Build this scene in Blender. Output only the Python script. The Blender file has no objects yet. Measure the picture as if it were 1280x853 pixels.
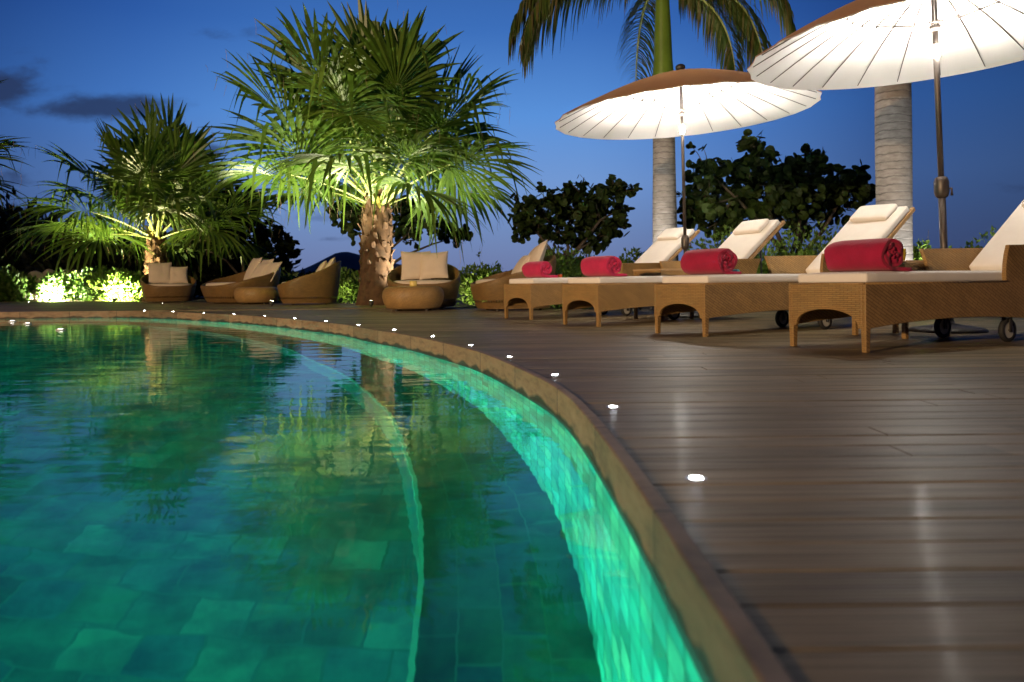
import bpy, math, random
from mathutils import Vector, Matrix, noise as mnoise
PI = math.pi
R = math.radians
C = bpy.context.scene.collection
SC = bpy.context.scene
rnd = random.Random(7)

# ------------------------------------------------------------------ camera model
HC, FPX, YH, ROLL = .47, 1000.0, 352.0, R(-.6)
CR, SR = math.cos(ROLL), math.sin(ROLL)
def img(px, py):
    dx, dy = px - 640, py - YH
    return CR*dx + SR*dy, -SR*dx + CR*dy
def P(px, py, z):                      # world point at depth z for a spot measured in the photograph
    x, y = img(px, py)
    return Vector((x*z/FPX, z, HC - y*z/FPX))

# ------------------------------------------------------------------ node helpers
def new_mat(name):
    m = bpy.data.materials.new(name); m.use_nodes = True
    nt = m.node_tree
    for n in list(nt.nodes): nt.nodes.remove(n)
    out = nt.nodes.new('ShaderNodeOutputMaterial')
    return m, nt, out
def N(nt, t, **kw):
    n = nt.nodes.new(t)
    for k, v in kw.items():
        if k in n.inputs: n.inputs[k].default_value = v
        else: setattr(n, k, v)
    return n
def L(nt, a, b): nt.links.new(a, b)
def math_n(nt, op, a, b=None, c=None):
    n = nt.nodes.new('ShaderNodeMath'); n.operation = op
    for i, v in enumerate((a, b, c)):
        if v is None: continue
        if isinstance(v, (int, float)): n.inputs[i].default_value = v
        else: nt.links.new(v, n.inputs[i])
    return n.outputs[0]
def ramp(nt, fac, stops, interp='LINEAR'):
    n = nt.nodes.new('ShaderNodeValToRGB'); n.color_ramp.interpolation = interp
    els = n.color_ramp.elements
    while len(els) < len(stops): els.new(.5)
    for e, (p, c) in zip(els, stops):
        e.position = p; e.color = (*c, 1) if len(c) == 3 else c
    nt.links.new(fac, n.inputs[0]); return n.outputs[0]
def mixc(nt, fac, a, b, mode='MIX'):
    n = nt.nodes.new('ShaderNodeMix'); n.data_type = 'RGBA'; n.blend_type = mode
    for s, v in ((0, fac), (6, a), (7, b)):
        if isinstance(v, (int, float)): n.inputs[s].default_value = v
        elif isinstance(v, tuple): n.inputs[s].default_value = (*v, 1)
        else: nt.links.new(v, n.inputs[s])
    return n.outputs[2]
def bump(nt, h, strength, dist):
    b = nt.nodes.new('ShaderNodeBump'); b.inputs['Strength'].default_value = strength
    b.inputs['Distance'].default_value = dist; nt.links.new(h, b.inputs['Height']); return b.outputs[0]
def mapping(nt, src, scale=(1, 1, 1), rot=(0, 0, 0)):
    m = nt.nodes.new('ShaderNodeMapping'); m.inputs['Scale'].default_value = scale
    m.inputs['Rotation'].default_value = rot; nt.links.new(src, m.inputs[0]); return m.outputs[0]
def tc(nt, what): return nt.nodes.new('ShaderNodeTexCoord').outputs[what]
def pnoise(nt, vec, scale, detail=3, rough=.5):
    n = N(nt, 'ShaderNodeTexNoise', Scale=scale, Detail=detail, Roughness=rough); L(nt, vec, n.inputs['Vector']); return n.outputs[0]

def simple(name, col, rough=.6, metal=0, var=.12, scale=8, bmp=0, spec=.5, coat=0):
    m, nt, out = new_mat(name)
    b = N(nt, 'ShaderNodeBsdfPrincipled', Roughness=rough, Metallic=metal)
    b.inputs['Specular IOR Level'].default_value = spec
    b.inputs['Coat Weight'].default_value = coat
    o = tc(nt, 'Object'); f = pnoise(nt, o, scale, 5, .6)
    c = ramp(nt, f, [(.25, tuple(x*(1-var) for x in col)), (.75, tuple(min(1, x*(1+var)) for x in col))])
    L(nt, c, b.inputs['Base Color'])
    if bmp:
        f2 = pnoise(nt, o, scale*12, 4, .6); L(nt, bump(nt, f2, .6, bmp), b.inputs['Normal'])
    L(nt, b.outputs[0], out.inputs[0]); return m

def emit(name, col, s):
    m, nt, out = new_mat(name)
    e = N(nt, 'ShaderNodeEmission', Strength=s); e.inputs[0].default_value = (*col, 1)
    L(nt, e.outputs[0], out.inputs[0]); return m

def wicker(name, col, dark, holes=None, diag=False):
    m, nt, out = new_mat(name)
    b = N(nt, 'ShaderNodeBsdfPrincipled', Roughness=.5)
    uv = tc(nt, 'UV')
    br = N(nt, 'ShaderNodeTexBrick', Scale=1.0); br.offset = .5
    br.inputs['Brick Width'].default_value = .060; br.inputs['Row Height'].default_value = .0125
    br.inputs['Mortar Size'].default_value = .0018; br.inputs['Mortar Smooth'].default_value = .6
    nrm_o = N(nt, 'ShaderNodeSeparateXYZ'); L(nt, tc(nt, 'Normal'), nrm_o.inputs[0])
    side = math_n(nt, 'GREATER_THAN', math_n(nt, 'ABSOLUTE', nrm_o.outputs[1]), .8)
    vm = nt.nodes.new('ShaderNodeMix'); vm.data_type = 'VECTOR'
    L(nt, side if diag else math_n(nt, 'MULTIPLY', side, 0.0), vm.inputs[0]); L(nt, mapping(nt, uv), vm.inputs[4]); L(nt, mapping(nt, uv, (.62, .62, .62), (0, 0, .5)), vm.inputs[5])
    L(nt, vm.outputs[1], br.inputs['Vector'])
    br.inputs['Color1'].default_value = (*col, 1)
    br.inputs['Color2'].default_value = (*[x*.78 for x in col], 1)
    br.inputs['Mortar'].default_value = (*dark, 1)
    f = pnoise(nt, uv, 5, 4, .6)
    c = mixc(nt, 1.0, br.outputs[0], ramp(nt, f, [(.2, (.72, .72, .72)), (.8, (1.15, 1.12, 1.05))]), 'MULTIPLY')
    L(nt, c, b.inputs['Base Color'])
    h = math_n(nt, 'SUBTRACT', 1.0, br.outputs[1])
    L(nt, bump(nt, h, .8, .004), b.inputs['Normal'])
    if holes:
        o = N(nt, 'ShaderNodeSeparateXYZ'); L(nt, tc(nt, 'Object'), o.inputs[0])
        ang = math_n(nt, 'ARCTAN2', o.outputs[1], o.outputs[0])
        cell = math_n(nt, 'ABSOLUTE', math_n(nt, 'SUBTRACT', math_n(nt, 'FRACT', math_n(nt, 'MULTIPLY', ang, 46/PI)), .5))
        zz = math_n(nt, 'ABSOLUTE', math_n(nt, 'DIVIDE', math_n(nt, 'SUBTRACT', o.outputs[2], holes[0]), holes[1]))
        r2 = math_n(nt, 'ADD', math_n(nt, 'MULTIPLY', cell, 3.0), zz)
        mask = math_n(nt, 'LESS_THAN', r2, 1.0)
        t = N(nt, 'ShaderNodeBsdfTransparent'); ms = N(nt, 'ShaderNodeMixShader')
        L(nt, mask, ms.inputs[0]); L(nt, b.outputs[0], ms.inputs[1]); L(nt, t.outputs[0], ms.inputs[2])
        L(nt, ms.outputs[0], out.inputs[0])
    else: L(nt, b.outputs[0], out.inputs[0])
    return m

def fabric(name, col, scale=900, var=.06, rough=.9, bmp=.0006, fold=0, transl=0):
    m, nt, out = new_mat(name)
    b = N(nt, 'ShaderNodeBsdfPrincipled', Roughness=rough)
    b.inputs['Sheen Weight'].default_value = .15
    o = tc(nt, 'Object')
    f = pnoise(nt, o, 6, 5, .65)
    L(nt, ramp(nt, f, [(.2, tuple(x*(1-var) for x in col)), (.8, tuple(min(1, x*(1+var)) for x in col))]), b.inputs['Base Color'])
    w = pnoise(nt, o, scale*.3, 2, .5)
    n1 = bump(nt, w, .5, bmp)
    if fold:
        w2 = pnoise(nt, o, 5, 3, .5)
        bb = nt.nodes.new('ShaderNodeBump'); bb.inputs['Strength'].default_value = .6; bb.inputs['Distance'].default_value = fold
        L(nt, w2, bb.inputs['Height']); L(nt, n1, bb.inputs['Normal']); n1 = bb.outputs[0]
    L(nt, n1, b.inputs['Normal'])
    if transl:
        t = N(nt, 'ShaderNodeBsdfTranslucent'); t.inputs[0].default_value = (*col, 1)
        ms = N(nt, 'ShaderNodeMixShader', Fac=transl)
        L(nt, b.outputs[0], ms.inputs[1]); L(nt, t.outputs[0], ms.inputs[2]); L(nt, ms.outputs[0], out.inputs[0])
    else: L(nt, b.outputs[0], out.inputs[0])
    return m

def leafmat(name, cols, rough=.45, transl=.35, spec=.4):
    m, nt, out = new_mat(name)
    g = nt.nodes.new('ShaderNodeNewGeometry')
    c = ramp(nt, g.outputs['Random Per Island'], [(i/(max(1, len(cols)-1)), k) for i, k in enumerate(cols)])
    b = N(nt, 'ShaderNodeBsdfPrincipled', Roughness=rough); b.inputs['Specular IOR Level'].default_value = spec
    L(nt, c, b.inputs['Base Color'])
    t = N(nt, 'ShaderNodeBsdfTranslucent'); L(nt, c, t.inputs[0])
    ms = N(nt, 'ShaderNodeMixShader', Fac=transl)
    L(nt, b.outputs[0], ms.inputs[1]); L(nt, t.outputs[0], ms.inputs[2]); L(nt, ms.outputs[0], out.inputs[0])
    return m

# ------------------------------------------------------------------ mesh builder
class MB:
    def __init__(s): s.v = []; s.f = []; s.uv = None
    def add(s, vs, fs):
        o = len(s.v); s.v += [tuple(x) for x in vs]; s.f += [tuple(i+o for i in f) for f in fs]
    def box(s, x0, x1, y0, y1, z0, z1):
        s.add([(x, y, z) for z in (z0, z1) for y in (y0, y1) for x in (x0, x1)],
              [(0, 2, 3, 1), (4, 5, 7, 6), (0, 1, 5, 4), (2, 6, 7, 3), (0, 4, 6, 2), (1, 3, 7, 5)])
    def tube(s, pts, rad, n=8, cap=True, flat=1.0):
        pts = [Vector(p) for p in pts]; rings = []
        if isinstance(rad, (int, float)): rad = [rad]*len(pts)
        prev = None
        for i, p in enumerate(pts):
            t = (pts[min(i+1, len(pts)-1)] - pts[max(i-1, 0)]).normalized()
            a = t.cross(Vector((0, 0, 1)))
            if a.length < 1e-3: a = t.cross(Vector((0, 1, 0)))
            a.normalize()
            if prev and a.dot(prev) < 0: a = -a
            prev = a
            b = a.cross(t).normalized()
            rings.append([p + a*math.cos(2*PI*k/n)*rad[i] + b*math.sin(2*PI*k/n)*rad[i]*flat for k in range(n)])
        vs = [q for r in rings for q in r]; fs = []
        for i in range(len(pts)-1):
            for k in range(n):
                fs.append((i*n+k, i*n+(k+1) % n, (i+1)*n+(k+1) % n, (i+1)*n+k))
        if cap:
            fs.append(tuple(range(n-1, -1, -1))); fs.append(tuple((len(pts)-1)*n+k for k in range(n)))
        s.add(vs, fs)
    def lathe(s, prof, n=32, cx=0, cy=0, wob=None):
        vs = []; fs = []
        for r, z in prof:
            for k in range(n):
                a = 2*PI*k/n; rr = r*(1 + (wob(a, z) if wob else 0))
                vs.append((cx+rr*math.cos(a), cy+rr*math.sin(a), z))
        for i in range(len(prof)-1):
            for k in range(n):
                fs.append((i*n+k, i*n+(k+1) % n, (i+1)*n+(k+1) % n, (i+1)*n+k))
        if prof[0][0] > 1e-6: fs.append(tuple(range(n-1, -1, -1)))
        if prof[-1][0] > 1e-6: fs.append(tuple((len(prof)-1)*n+k for k in range(n)))
        s.add(vs, fs)
    def extrude(s, poly, f0, f1):       # poly: list of 2D points; f0, f1 map a 2D point to 3D
        n = len(poly)
        s.add([f0(p) for p in poly] + [f1(p) for p in poly],
              [tuple(range(n-1, -1, -1)), tuple(range(n, 2*n))] + [(i, (i+1) % n, n+(i+1) % n, n+i) for i in range(n)])
    def build(s, name, mat, parent=None, smooth=False, bevel=0, seg=2, sub=0, loc=None, rotz=0, recalc=False):
        me = bpy.data.meshes.new(name); me.from_pydata(s.v, [], s.f)
        if recalc:
            import bmesh
            bm = bmesh.new(); bm.from_mesh(me); bmesh.ops.recalc_face_normals(bm, faces=bm.faces); bm.to_mesh(me); bm.free()
        me.validate(); me.update()
        if smooth: me.polygons.foreach_set('use_smooth', [True]*len(me.polygons))
        ul = me.uv_layers.new(name='UVMap')
        vco = me.vertices
        if s.uv:
            for li, lp in enumerate(me.loops): ul.data[li].uv = s.uv[lp.vertex_index]
        else:
            for pl in me.polygons:
                n = pl.normal; ax = max(range(3), key=lambda i: abs(n[i]))
                for li in pl.loop_indices:
                    c = vco[me.loops[li].vertex_index].co
                    ul.data[li].uv = (c.y, c.z) if ax == 0 else ((c.x, c.z) if ax == 1 else (c.x, c.y))
        me.materials.append(mat)
        o = bpy.data.objects.new(name, me); C.objects.link(o)
        if parent: o.parent = parent
        if loc: o.location = loc
        o.rotation_euler.z = rotz
        if bevel:
            b = o.modifiers.new('Bevel', 'BEVEL'); b.width = bevel; b.segments = seg; b.limit_method = 'ANGLE'; b.angle_limit = R(35)
        if sub:
            u = o.modifiers.new('Sub', 'SUBSURF'); u.levels = sub; u.render_levels = sub
        return o

def tag(o, label=None, cat=None, group=None, kind=None):
    if label: o['label'] = label
    if cat: o['category'] = cat
    if group: o['group'] = group
    if kind: o['kind'] = kind
    return o
def thing(name, label, cat, loc=(0, 0, 0), rotz=0, group=None):
    o = bpy.data.objects.new(name, None); C.objects.link(o); o.empty_display_size = .1
    o.location = loc; o.rotation_euler = (0, 0, rotz); return tag(o, label, cat, group)
def copy_tree(o, parent=None):
    c = o.copy(); C.objects.link(c)
    if parent: c.parent = parent
    for ch in [k for k in bpy.data.objects if k.parent == o]: copy_tree(ch, c)
    return c
def lamp(name, typ, loc, power, col, target=None, size=.05, angle=None, blend=.6, sizey=None, spread=None):
    d = bpy.data.lights.new(name, typ); d.energy = power; d.color = col
    if typ == 'AREA':
        d.shape = 'RECTANGLE'; d.size = size; d.size_y = sizey or size
        if spread: d.spread = spread
    else: d.shadow_soft_size = size
    if typ == 'SPOT': d.spot_size = angle; d.spot_blend = blend
    o = bpy.data.objects.new(name, d); C.objects.link(o); o.location = loc
    if target is not None:
        o.rotation_euler = (Vector(target) - Vector(loc)).to_track_quat('-Z', 'Y').to_euler()
    return o

# ------------------------------------------------------------------ materials
M = {}
WK = (.45, .28, .105)
M['wicker'] = wicker('wicker', WK, (.20, .11, .036), diag=True)
M['wicker_open'] = wicker('wicker_open', (.28, .16, .05), (.06, .04, .012), holes=(.15, .035))
M['canvas'] = fabric('cream_canvas', (.86, .83, .78), fold=.012)
M['pillow'] = fabric('pillow_cloth', (.64, .54, .42), fold=.03)
M['towel'] = fabric('terry_towel', (.37, .005, .050), scale=260, var=.25, bmp=.006, fold=.01)
M['towel_light'] = fabric('terry_towel_pink', (.54, .018, .095), scale=260, var=.25, bmp=.006, fold=.01)
M['steel'] = simple('brushed_steel', (.5, .48, .46), .32, 1, .1, 20)
M['bronze'] = simple('bronze_paint', (.085, .07, .062), .4, .5, .15, 12)
M['darkmetal'] = simple('cast_iron', (.07, .065, .06), .5, .5, .2, 14, .001)
M['wood'] = simple('pale_teak', (.42, .27, .13), .5, 0, .2, 18)
M['rubber'] = simple('black_rubber', (.02, .02, .02), .7)
M['grey_plastic'] = simple('grey_plastic', (.45, .45, .42), .5)
M['canopy_top'] = fabric('canopy_top', (.52, .28, .12), var=.08, transl=.35)
M['canopy_in'] = fabric('canopy_liner', (.82, .80, .76), var=.03, transl=.18)
M['glow'] = emit('lamp_glow', (1, .95, .86), 1600)
M['spotglow'] = emit('spot_glow', (1, .9, .6), 30)
M['floatlens'] = emit('float_lens', (1, .93, .88), 7)
M['ledlens'] = emit('led_lens', (.86, .93, 1.0), 120)
M['teal'] = simple('teal_plastic', (.05, .42, .42), .4)
M['orange'] = simple('orange_plastic', (.75, .14, .02), .4)
M['yellow'] = simple('yellow_glass', (.55, .40, .04), .25)
M['stone'] = simple('pale_boulder', (.40, .34, .25), .85, 0, .3, 3, .02)
M['trunk_dark'] = simple('dark_bark', (.045, .035, .025), .85, 0, .35, 10, .01)
M['petiole'] = simple('petiole', (.34, .40, .13), .5, 0, .25, 5)
M['boot'] = simple('leaf_boot', (.085, .043, .02), .85, 0, .55, 9, .008)
M['boot_green'] = simple('green_boot', (.30, .27, .05), .7, 0, .35, 6, .004)
M['crownshaft'] = simple('crownshaft', (.12, .21, .025), .4, 0, .2, 3)
M['sabal'] = leafmat('sabal_leaf', [(.06, .13, .018), (.10, .20, .024), (.14, .235, .034), (.08, .155, .026)], .36, .38)
M['dry'] = leafmat('dry_leaf', [(.24, .15, .06), (.32, .22, .10), (.20, .12, .05)], .7, .3)
M['fibre'] = leafmat('leaf_fibre', [(.42, .30, .17), (.5, .4, .26)], .7, .3)
M['royal'] = leafmat('royal_leaf', [(.035, .075, .012), (.06, .11, .02), (.10, .12, .03), (.16, .12, .05)], .4, .3)
M['grape'] = leafmat('shaded_seagrape_leaf', [(.008, .015, .004), (.012, .022, .005), (.028, .048, .010), (.010, .018, .005)], .55, .08, .12)  # leaf colour darkened to stand in for the lack of light there
M['hedge'] = leafmat('hedge_leaf', [(.05, .11, .015), (.075, .15, .02), (.11, .19, .03)], .5, .3)
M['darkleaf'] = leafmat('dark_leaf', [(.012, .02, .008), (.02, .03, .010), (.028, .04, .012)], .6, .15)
M['redleaf'] = leafmat('red_leaf', [(.12, .02, .025), (.05, .06, .015), (.09, .03, .02)], .5, .3)

def royal_trunk_mat():
    m, nt, out = new_mat('royal_trunk'); b = N(nt, 'ShaderNodeBsdfPrincipled', Roughness=.8)
    o = tc(nt, 'Object'); sp = N(nt, 'ShaderNodeSeparateXYZ'); L(nt, o, sp.inputs[0])
    wob = pnoise(nt, o, 5, 3, .6)
    zz = math_n(nt, 'ADD', math_n(nt, 'MULTIPLY', sp.outputs[2], 11.0), math_n(nt, 'MULTIPLY', wob, .9))
    fr = math_n(nt, 'FRACT', zz)
    ring = ramp(nt, fr, [(0, (0, 0, 0)), (.08, (.25, .25, .25)), (.2, (1, 1, 1)), (1, (.9, .9, .9))])
    f = pnoise(nt, mapping(nt, o, (9, 9, 30)), 1.0, 6, .65)
    col = ramp(nt, f, [(.25, (.13, .122, .115)), (.5, (.225, .213, .203)), (.8, (.31, .297, .287))])
    L(nt, mixc(nt, .55, col, mixc(nt, 1.0, col, ring, 'MULTIPLY')), b.inputs['Base Color'])
    L(nt, bump(nt, ring, .9, .012), b.inputs['Normal']); L(nt, b.outputs[0], out.inputs[0]); return m
M['royal_trunk'] = royal_trunk_mat()

def deck_mat():
    m, nt, out = new_mat('deck_planks'); b = N(nt, 'ShaderNodeBsdfPrincipled'); b.inputs['Specular IOR Level'].default_value = .06; b.inputs['Coat Weight'].default_value = .022; b.inputs['Coat Roughness'].default_value = .13
    o = tc(nt, 'Object'); sp = N(nt, 'ShaderNodeSeparateXYZ'); L(nt, o, sp.inputs[0])
    row = math_n(nt, 'FLOOR', math_n(nt, 'DIVIDE', math_n(nt, 'ADD', sp.outputs[1], 2.0), .137))
    wn = N(nt, 'ShaderNodeTexWhiteNoise', noise_dimensions='1D'); L(nt, row, wn.inputs['W'])
    seg = math_n(nt, 'FLOOR', math_n(nt, 'ADD', math_n(nt, 'DIVIDE', sp.outputs[0], 3.1), math_n(nt, 'MULTIPLY', wn.outputs[0], 7.0)))
    wn2 = N(nt, 'ShaderNodeTexWhiteNoise', noise_dimensions='2D')
    cv = N(nt, 'ShaderNodeCombineXYZ'); L(nt, row, cv.inputs[0]); L(nt, seg, cv.inputs[1]); L(nt, cv.outputs[0], wn2.inputs['Vector'])
    gv = N(nt, 'ShaderNodeVectorMath', operation='ADD'); L(nt, mapping(nt, o, (1.2, 26, 1)), gv.inputs[0])
    cv2 = N(nt, 'ShaderNodeCombineXYZ'); L(nt, math_n(nt, 'MULTIPLY', row, 3.7), cv2.inputs[0]); L(nt, cv2.outputs[0], gv.inputs[1])
    grain = pnoise(nt, gv.outputs[0], 1.6, 7, .62)
    patch = pnoise(nt, mapping(nt, o, (.35, .8, 1)), 1.0, 4, .6)
    c = ramp(nt, grain, [(.30, (.105, .083, .048)), (.52, (.24, .196, .122)), (.75, (.35, .295, .195))])
    t = ramp(nt, wn2.outputs[0], [(0, (.68, .66, .65)), (.5, (.94, .94, .94)), (1, (1.2, 1.17, 1.14))])
    c = mixc(nt, 1.0, c, t, 'MULTIPLY')
    c = mixc(nt, 1.0, c, ramp(nt, patch, [(.3, (.78, .76, .74)), (.7, (1.12, 1.1, 1.08))]), 'MULTIPLY')
    L(nt, c, b.inputs['Base Color'])
    L(nt, ramp(nt, patch, [(.3, (.34, .34, .34)), (.7, (.50, .50, .50))]), b.inputs['Roughness'])
    groove = math_n(nt, 'SINE', math_n(nt, 'MULTIPLY', sp.outputs[1], 2*PI/.0137))
    hgt = math_n(nt, 'ADD', grain, math_n(nt, 'MULTIPLY', groove, .22))
    L(nt, bump(nt, hgt, .55, .0035), b.inputs['Normal'])
    L(nt, bump(nt, math_n(nt, 'ADD', math_n(nt, 'MULTIPLY', groove, .5), math_n(nt, 'MULTIPLY', grain, .5)), .5, .0007), b.inputs['Coat Normal'])
    L(nt, b.outputs[0], out.inputs[0]); return m
M['deck'] = deck_mat()

def coping_mat():
    m, nt, out = new_mat('coping_stone'); b = N(nt, 'ShaderNodeBsdfPrincipled', Roughness=.62)
    o = tc(nt, 'Object'); uv = tc(nt, 'UV'); sp = N(nt, 'ShaderNodeSeparateXYZ'); L(nt, uv, sp.inputs[0])
    f = pnoise(nt, mapping(nt, o, (1, 1, 4)), 6, 6, .65)
    col = ramp(nt, f, [(.25, (.12, .08, .047)), (.5, (.265, .18, .105)), (.8, (.35, .25, .16))])
    # damp tide line with an uneven, scalloped upper edge
    s = N(nt, 'ShaderNodeCombineXYZ'); L(nt, sp.outputs[0], s.inputs[0])
    sc = pnoise(nt, s.outputs[0], 3.3, 2, .45)
    edge = math_n(nt, 'ADD', math_n(nt, 'MULTIPLY', sc, .13), -.163)
    wet = math_n(nt, 'LESS_THAN', sp.outputs[1], edge)
    wetm = N(nt, 'ShaderNodeMapRange'); wetm.inputs[1].default_value = .008; wetm.inputs[2].default_value = -.008
    L(nt, math_n(nt, 'SUBTRACT', sp.outputs[1], edge), wetm.inputs[0])
    joint = math_n(nt, 'FRACT', math_n(nt, 'DIVIDE', sp.outputs[0], .92))
    jm = math_n(nt, 'LESS_THAN', joint, .010)
    stn = N(nt, 'ShaderNodeTexWhiteNoise', noise_dimensions='1D'); L(nt, math_n(nt, 'FLOOR', math_n(nt, 'DIVIDE', sp.outputs[0], .92)), stn.inputs['W'])
    col = mixc(nt, 1.0, col, ramp(nt, stn.outputs[0], [(0, (.72, .70, .68)), (1, (1.2, 1.2, 1.2))]), 'MULTIPLY')
    col = mixc(nt, jm, col, (.03, .025, .02))
    L(nt, mixc(nt, wetm.outputs[0], col, mixc(nt, 1.0, col, (.16, .14, .12), 'MULTIPLY')), b.inputs['Base Color'])
    hh = math_n(nt, 'SUBTRACT', f, math_n(nt, 'MULTIPLY', jm, 1.2))
    L(nt, bump(nt, hh, .7, .008), b.inputs['Normal']); L(nt, b.outputs[0], out.inputs[0]); return m
M['coping'] = coping_mat()

def tile_mat(name, w, h, cols, rough=.3, grout=(.02, .10, .08), gw=.475, off=.5):
    m, nt, out = new_mat(name); b = N(nt, 'ShaderNodeBsdfPrincipled', Roughness=rough)
    uv = tc(nt, 'UV'); sp = N(nt, 'ShaderNodeSeparateXYZ'); L(nt, uv, sp.inputs[0])
    u = math_n(nt, 'DIVIDE', sp.outputs[0], w); v = math_n(nt, 'DIVIDE', sp.outputs[1], h)
    fv = math_n(nt, 'FLOOR', v)
    u2 = math_n(nt, 'ADD', u, math_n(nt, 'MULTIPLY', math_n(nt, 'MODULO', fv, 2.0), off))
    cell = N(nt, 'ShaderNodeCombineXYZ'); L(nt, math_n(nt, 'FLOOR', u2), cell.inputs[0]); L(nt, fv, cell.inputs[1])
    wn = N(nt, 'ShaderNodeTexWhiteNoise', noise_dimensions='2D'); L(nt, cell.outputs[0], wn.inputs['Vector'])
    c = ramp(nt, wn.outputs[0], [(i/(len(cols)-1), k) for i, k in enumerate(cols)])
    fu = math_n(nt, 'ABSOLUTE', math_n(nt, 'SUBTRACT', math_n(nt, 'FRACT', u2), .5))
    fw = math_n(nt, 'ABSOLUTE', math_n(nt, 'SUBTRACT', math_n(nt, 'FRACT', v), .5))
    gm = math_n(nt, 'GREATER_THAN', math_n(nt, 'MAXIMUM', fu, fw), gw)
    mott = pnoise(nt, uv, 2.6, 6, .65)
    c = mixc(nt, 1.0, c, ramp(nt, mott, [(.33, (.36, .45, .55)), (.66, (1.45, 1.32, 1.18))]), 'MULTIPLY')
    L(nt, mixc(nt, gm, c, grout), b.inputs['Base Color']); L(nt, b.outputs[0], out.inputs[0]); return m
M['walltile'] = tile_mat('pool_wall_tile', .15, .12, [(.02, .22, .15), (.06, .50, .36), (.12, .66, .48), (.03, .34, .26), (.28, .68, .42), (.05, .42, .27), (.10, .60, .50)], grout=(.006, .10, .07), gw=.465, off=.0)
M['floortile'] = tile_mat('pool_floor_tile', .24, .24, [(.014, .19, .15), (.03, .32, .25), (.016, .22, .24), (.055, .40, .30), (.022, .27, .18), (.018, .23, .19)], grout=(.02, .23, .18))
M['ledgetile'] = tile_mat('pool_ledge_tile', .30, .15, [(.012, .12, .09), (.02, .17, .13), (.012, .11, .14), (.03, .20, .13), (.015, .13, .08)], grout=(.03, .18, .13))
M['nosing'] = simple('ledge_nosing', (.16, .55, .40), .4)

def water_mat():
    m, nt, out = new_mat('pool_water')
    b = N(nt, 'ShaderNodeBsdfPrincipled', Roughness=.03, IOR=1.28)
    b.inputs['Transmission Weight'].default_value = 1.0
    b.inputs['Base Color'].default_value = (.70, 1.0, .95, 1)
    o = tc(nt, 'Object')
    a = pnoise(nt, mapping(nt, o, (1.3, 2.6, 1), (0, 0, .35)), 1.5, 3, .5)
    c = pnoise(nt, mapping(nt, o, (1.0, 2.2, 1), (0, 0, -.3)), 6.0, 2, .5)
    h = math_n(nt, 'ADD', a, math_n(nt, 'MULTIPLY', c, .05))
    L(nt, bump(nt, h, .20, .022), b.inputs['Normal']); L(nt, b.outputs[0], out.inputs[0]); return m
M['water'] = water_mat()
M['soil'] = simple('garden_soil', (.055, .05, .03), .95, 0, .4, .6, .02)
M['sea'] = simple('sea_water', (.012, .03, .06), .12, 0, .2, .01)
M['hill'] = simple('hazy_hill', (.09, .10, .15), .95, 0, .3, .004)  # distance haze put into the base colour as a bluish tint

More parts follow.
